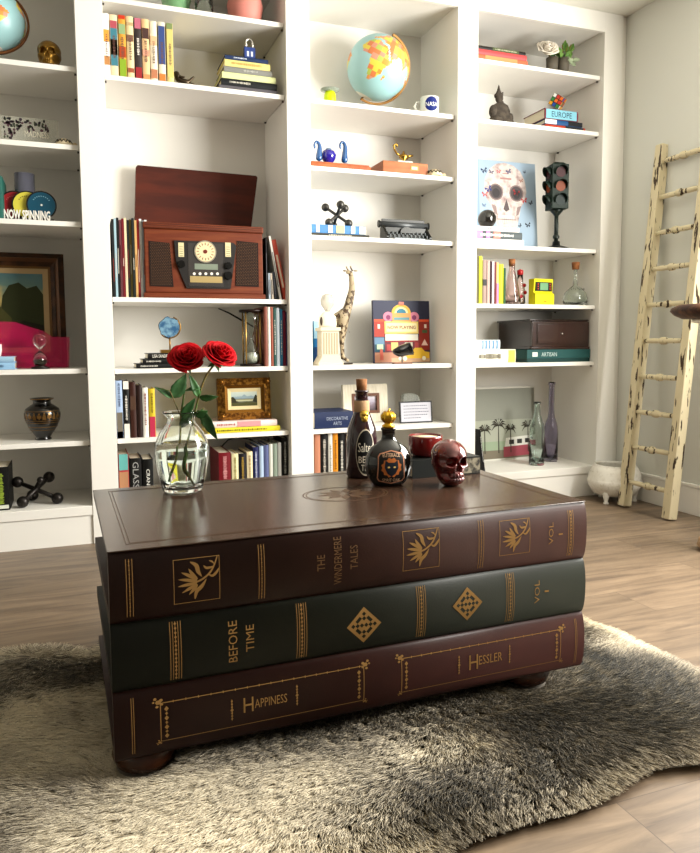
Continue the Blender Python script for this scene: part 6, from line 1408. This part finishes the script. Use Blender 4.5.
bd.build('gold_bands', t)
stand(Z0, -8, 9.6, 467, '#151613', 'black hardcover with green and white lettering at the left edge of the bottom shelf', D=.19, yb=495, bands=[(.04,.12,'#d9dcd0')], marks=('#a9c050', .15, .85))
# large iron jack: two long crossing rods plus one upright rod
p = U(38, 500, 3.34); Yj = 3.34; t = T('iron_jack', 'large black iron toy jack on the bottom left shelf', 'toy jack', (p.x, Yj, Z0+.0005)); o_ = Vector((p.x, Yj, Z0+.0005))
def J(x, y, dy): v_ = U(x, y, Yj+dy); return v_-o_
q = S(p); rb = 5.6*q
def fixz(v_): v_.z = max(v_.z, rb); return v_
prs = [((17.5, 482, .04), (57.5, 500, -.05)), ((49, 477, .055), (23, 505, -.075)), ((40.5, 480, -.05), (33, 503, .06))]
for (A0, A1) in prs:
    a_, b_ = J(*A0), J(*A1); b_.z = rb
    B(irn).tube([a_, a_.lerp(b_, .5), b_], [rb*.36, rb*.42, rb*.36], 10).build('rod', t)
    for i_, e in enumerate((a_, b_)): B(irn).ball(e, rb if not (A0[0] == 40.5 and i_ == 0) else rb*.6, 14).build('knob', t)
# ================================================================ ladder on the right wall
DEEP = 1.08; _mc.clear()
cm = M('#d8ccac', .6, 0, c2='#463728', sc=30, lo=.575, hi=.605, st=(1.8, 1.8, .3), bump=.3, bs=60)
def at_x(x, y, z): # a photo pixel at a chosen height
    return UZ(x, y, z)
Fl = UZ(622, 508, 0); Fr = UZ(667.5, 521, 0)
xf = .5*(Fl.x+Fr.x); yl_, yr_ = Fl.y, Fr.y
xt = WALLX-.012; 
# top end of the left rail appears at (663,143): find its height on the vertical plane y=yl_
pt_ = U(662, 143, yl_); zt_ = pt_.z; xt_ = min(pt_.x, WALLX-.035)
lad = T('leaning_ladder', 'chipped cream wooden ladder with turned rungs leaning against the right wall', 'ladder', (0, 0, 0))
tilt = math.atan2(xt_-xf, zt_)
Ld = math.hypot(xt_-xf, zt_)
Ml = lambda y: Matrix.Translation((xf, y, 0)) @ Matrix.Rotation(tilt, 4, 'Y')
for y in (yl_+.02, yr_+.012):
    mb = B(cm).box(-.0, .05, -.024, .024, .008, Ld, .004, Ml(y)); mb.build('side_rail', lad)
prof = []
nr = 10; ln = (yl_+.02)-(yr_+.012)-.046
for k in range(nr):
    zc = .135+k*(Ld-.22)/(nr-1)
    pr = [(0, 0), (.011, 0), (.012, .06), (.014, .12), (.011, .16), (.017, .19), (.019, .21), (.014, .235), (.020, .26), (.023, .5*1), (.020, .74), (.014, .765), (.019, .79), (.017, .81), (.011, .84), (.014, .88), (.012, .94), (.011, 1), (0, 1)]
    pr = [(0, 0), (.0105, 0), (.0125, .2), (.0125, .36), (.0095, .40), (.015, .43), (.018, .455), (.013, .47), (.019, .5), (.013, .53), (.018, .545), (.015, .57), (.0095, .6), (.0125, .64), (.0125, .8), (.0105, 1), (0, 1)]
    M4 = Ml(yr_+.012+.023) @ Matrix.Translation((.021, 0, zc)) @ Matrix.Rotation(-PI/2, 4, 'X')
    B(cm).lathe([(r, u*ln) for r, u in pr], (0, 0, 0), 16, M4).build('rung', lad)
# ================================================================ white footed planter
pp = UZ(611, 500, 0); q = S(pp)
pl_ = T('footed_planter', 'white ceramic planter on small feet at the end of the bookcase', 'planter', (2.616, 3.045, 0)); q = S((2.66, 3.04, .1)); 
pw = M('#e6e2d8', .4, 0, c2='#cfc9bc', sc=60, lo=.5, hi=.75, bump=.25, bs=120)
R_ = .134
B(pw).lathe([(0, .030), (R_*.42, .030), (R_*.80, .045), (R_*.98, .085), (R_*1.02, .112), (R_*1.0, .118), (R_*.98, .124), (R_*.96, .15), (R_*.84, .185), (R_*.78, .190), (R_*.78, .196), (R_*.70, .196), (R_*.72, .185), (R_*.86, .15), (R_*.88, .1), (R_*.7, .05), (0, .045)], n=48).build('bowl', pl_)
for A in (PI*1.15, PI*1.85, PI*.5): B(pw).lathe([(0, 0), (.014, 0), (.015, .006), (.009, .012), (.014, .03), (.018, .05), (.014, .068), (0, .07)], (R_*.76*math.cos(A), R_*.76*math.sin(A), .0005), 14).build('foot', pl_)
db = B(pw)
for k in range(64): A = 2*PI*k/64; db.ball((R_*1.005*math.cos(A), R_*1.005*math.sin(A), .104), .0028, 4)
db.build('beaded_band', pl_)
# ================================================================ wooden side table at the right edge of the frame
Ys = 2.2; e0 = U(669.5, 311, Ys); k = S(e0)
tcx, tcy = 2.367, 2.154
tblw = M('#38221a', .5, 0, c2='#6e4a34', sc=6, st=(1, 4, 4))
st_ = T('side_table', 'tall wooden pedestal side table just entering at the right edge', 'side table', (tcx, tcy, 0))
zt0 = e0.z
tm = B(tblw); N_ = 64; r_ = random.Random(21)
def er(A, kk): return 1+.02*math.sin(3*A+1)+.012*math.sin(7*A+kk)
rings = [(.0, zt0-.03), (.10, zt0-.03), (.155, zt0-.028), (.185, zt0-.014), (.2, zt0+.002), (.196, zt0+.014), (.17, zt0+.026), (.1, zt0+.03), (0, zt0+.03)]
tm.lathe(rings, n=48); tm.build('table_top', st_)
B(M('#ece6da', .5)).lathe([(0, zt0-.05), (.08, zt0-.05), (.12, zt0-.042), (.12, zt0-.0305), (0, zt0-.0305)], n=40).build('pale_underside', st_)  # pale disc under the dark table top
B(tblw).lathe([(0, .05), (.03, .05), (.045, .12), (.03, .2), (.024, .4), (.034, .6), (.026, zt0-.07), (.05, zt0-.051), (0, zt0-.051)], n=24).build('pedestal', st_)
B(M('#a88a6a', .5)).lathe([(0, 0.0), (.06, 0), (.075, .02), (.068, .045), (.04, .06), (0, .06)], n=32).build('base', st_)
# ================================================================ groups of repeats
bays = [(-1, .031, 'far left bay'), (.031, .9, 'second bay'), (.9, 1.754, 'third bay'), (1.754, 3, 'right bay')]
lev = ['bottom shelf', 'second lowest shelf', 'third lowest shelf', 'fourth lowest shelf', 'fifth lowest shelf', 'sixth lowest shelf', 'top shelf']
for o in list(SC.objects):
    if o.parent or not o.get('category'): continue
    c, L_ = o['category'], o['label']
    if c == 'book' and o.location.y > 3:
        x, z = o.location.x, o.location.z
        b = [n for a, e, n in bays if a <= x < e]
        if b:
            key = {'far left bay': 'A', 'second bay': 'B', 'third bay': 'C', 'right bay': 'D'}[b[0]]
            zs_ = [Z0]+sorted(TZ[key]); i = max(k for k, q_ in enumerate(zs_) if q_ <= z+.01) if z+.01 >= zs_[0] else 0
            o['group'] = 'books on the %s of the %s' % (lev[i], b[0])
    elif c == 'record': o['group'] = 'small records in the lettered stand' if 'vinyl' in L_ else 'record sleeves beside the wooden radio'
    elif c == 'rose': o['group'] = 'red roses in the glass vase'
    elif c == 'globe' and 'world' in L_: o['group'] = 'world globes on the shelves'
    elif 'turtle' in L_: o['group'] = 'cream pottery turtles'
    elif 'hooked neck' in L_: o['group'] = 'blue glass figures on the wooden tray'
    elif c == 'plant': o['group'] = 'small potted plants on the top shelf'
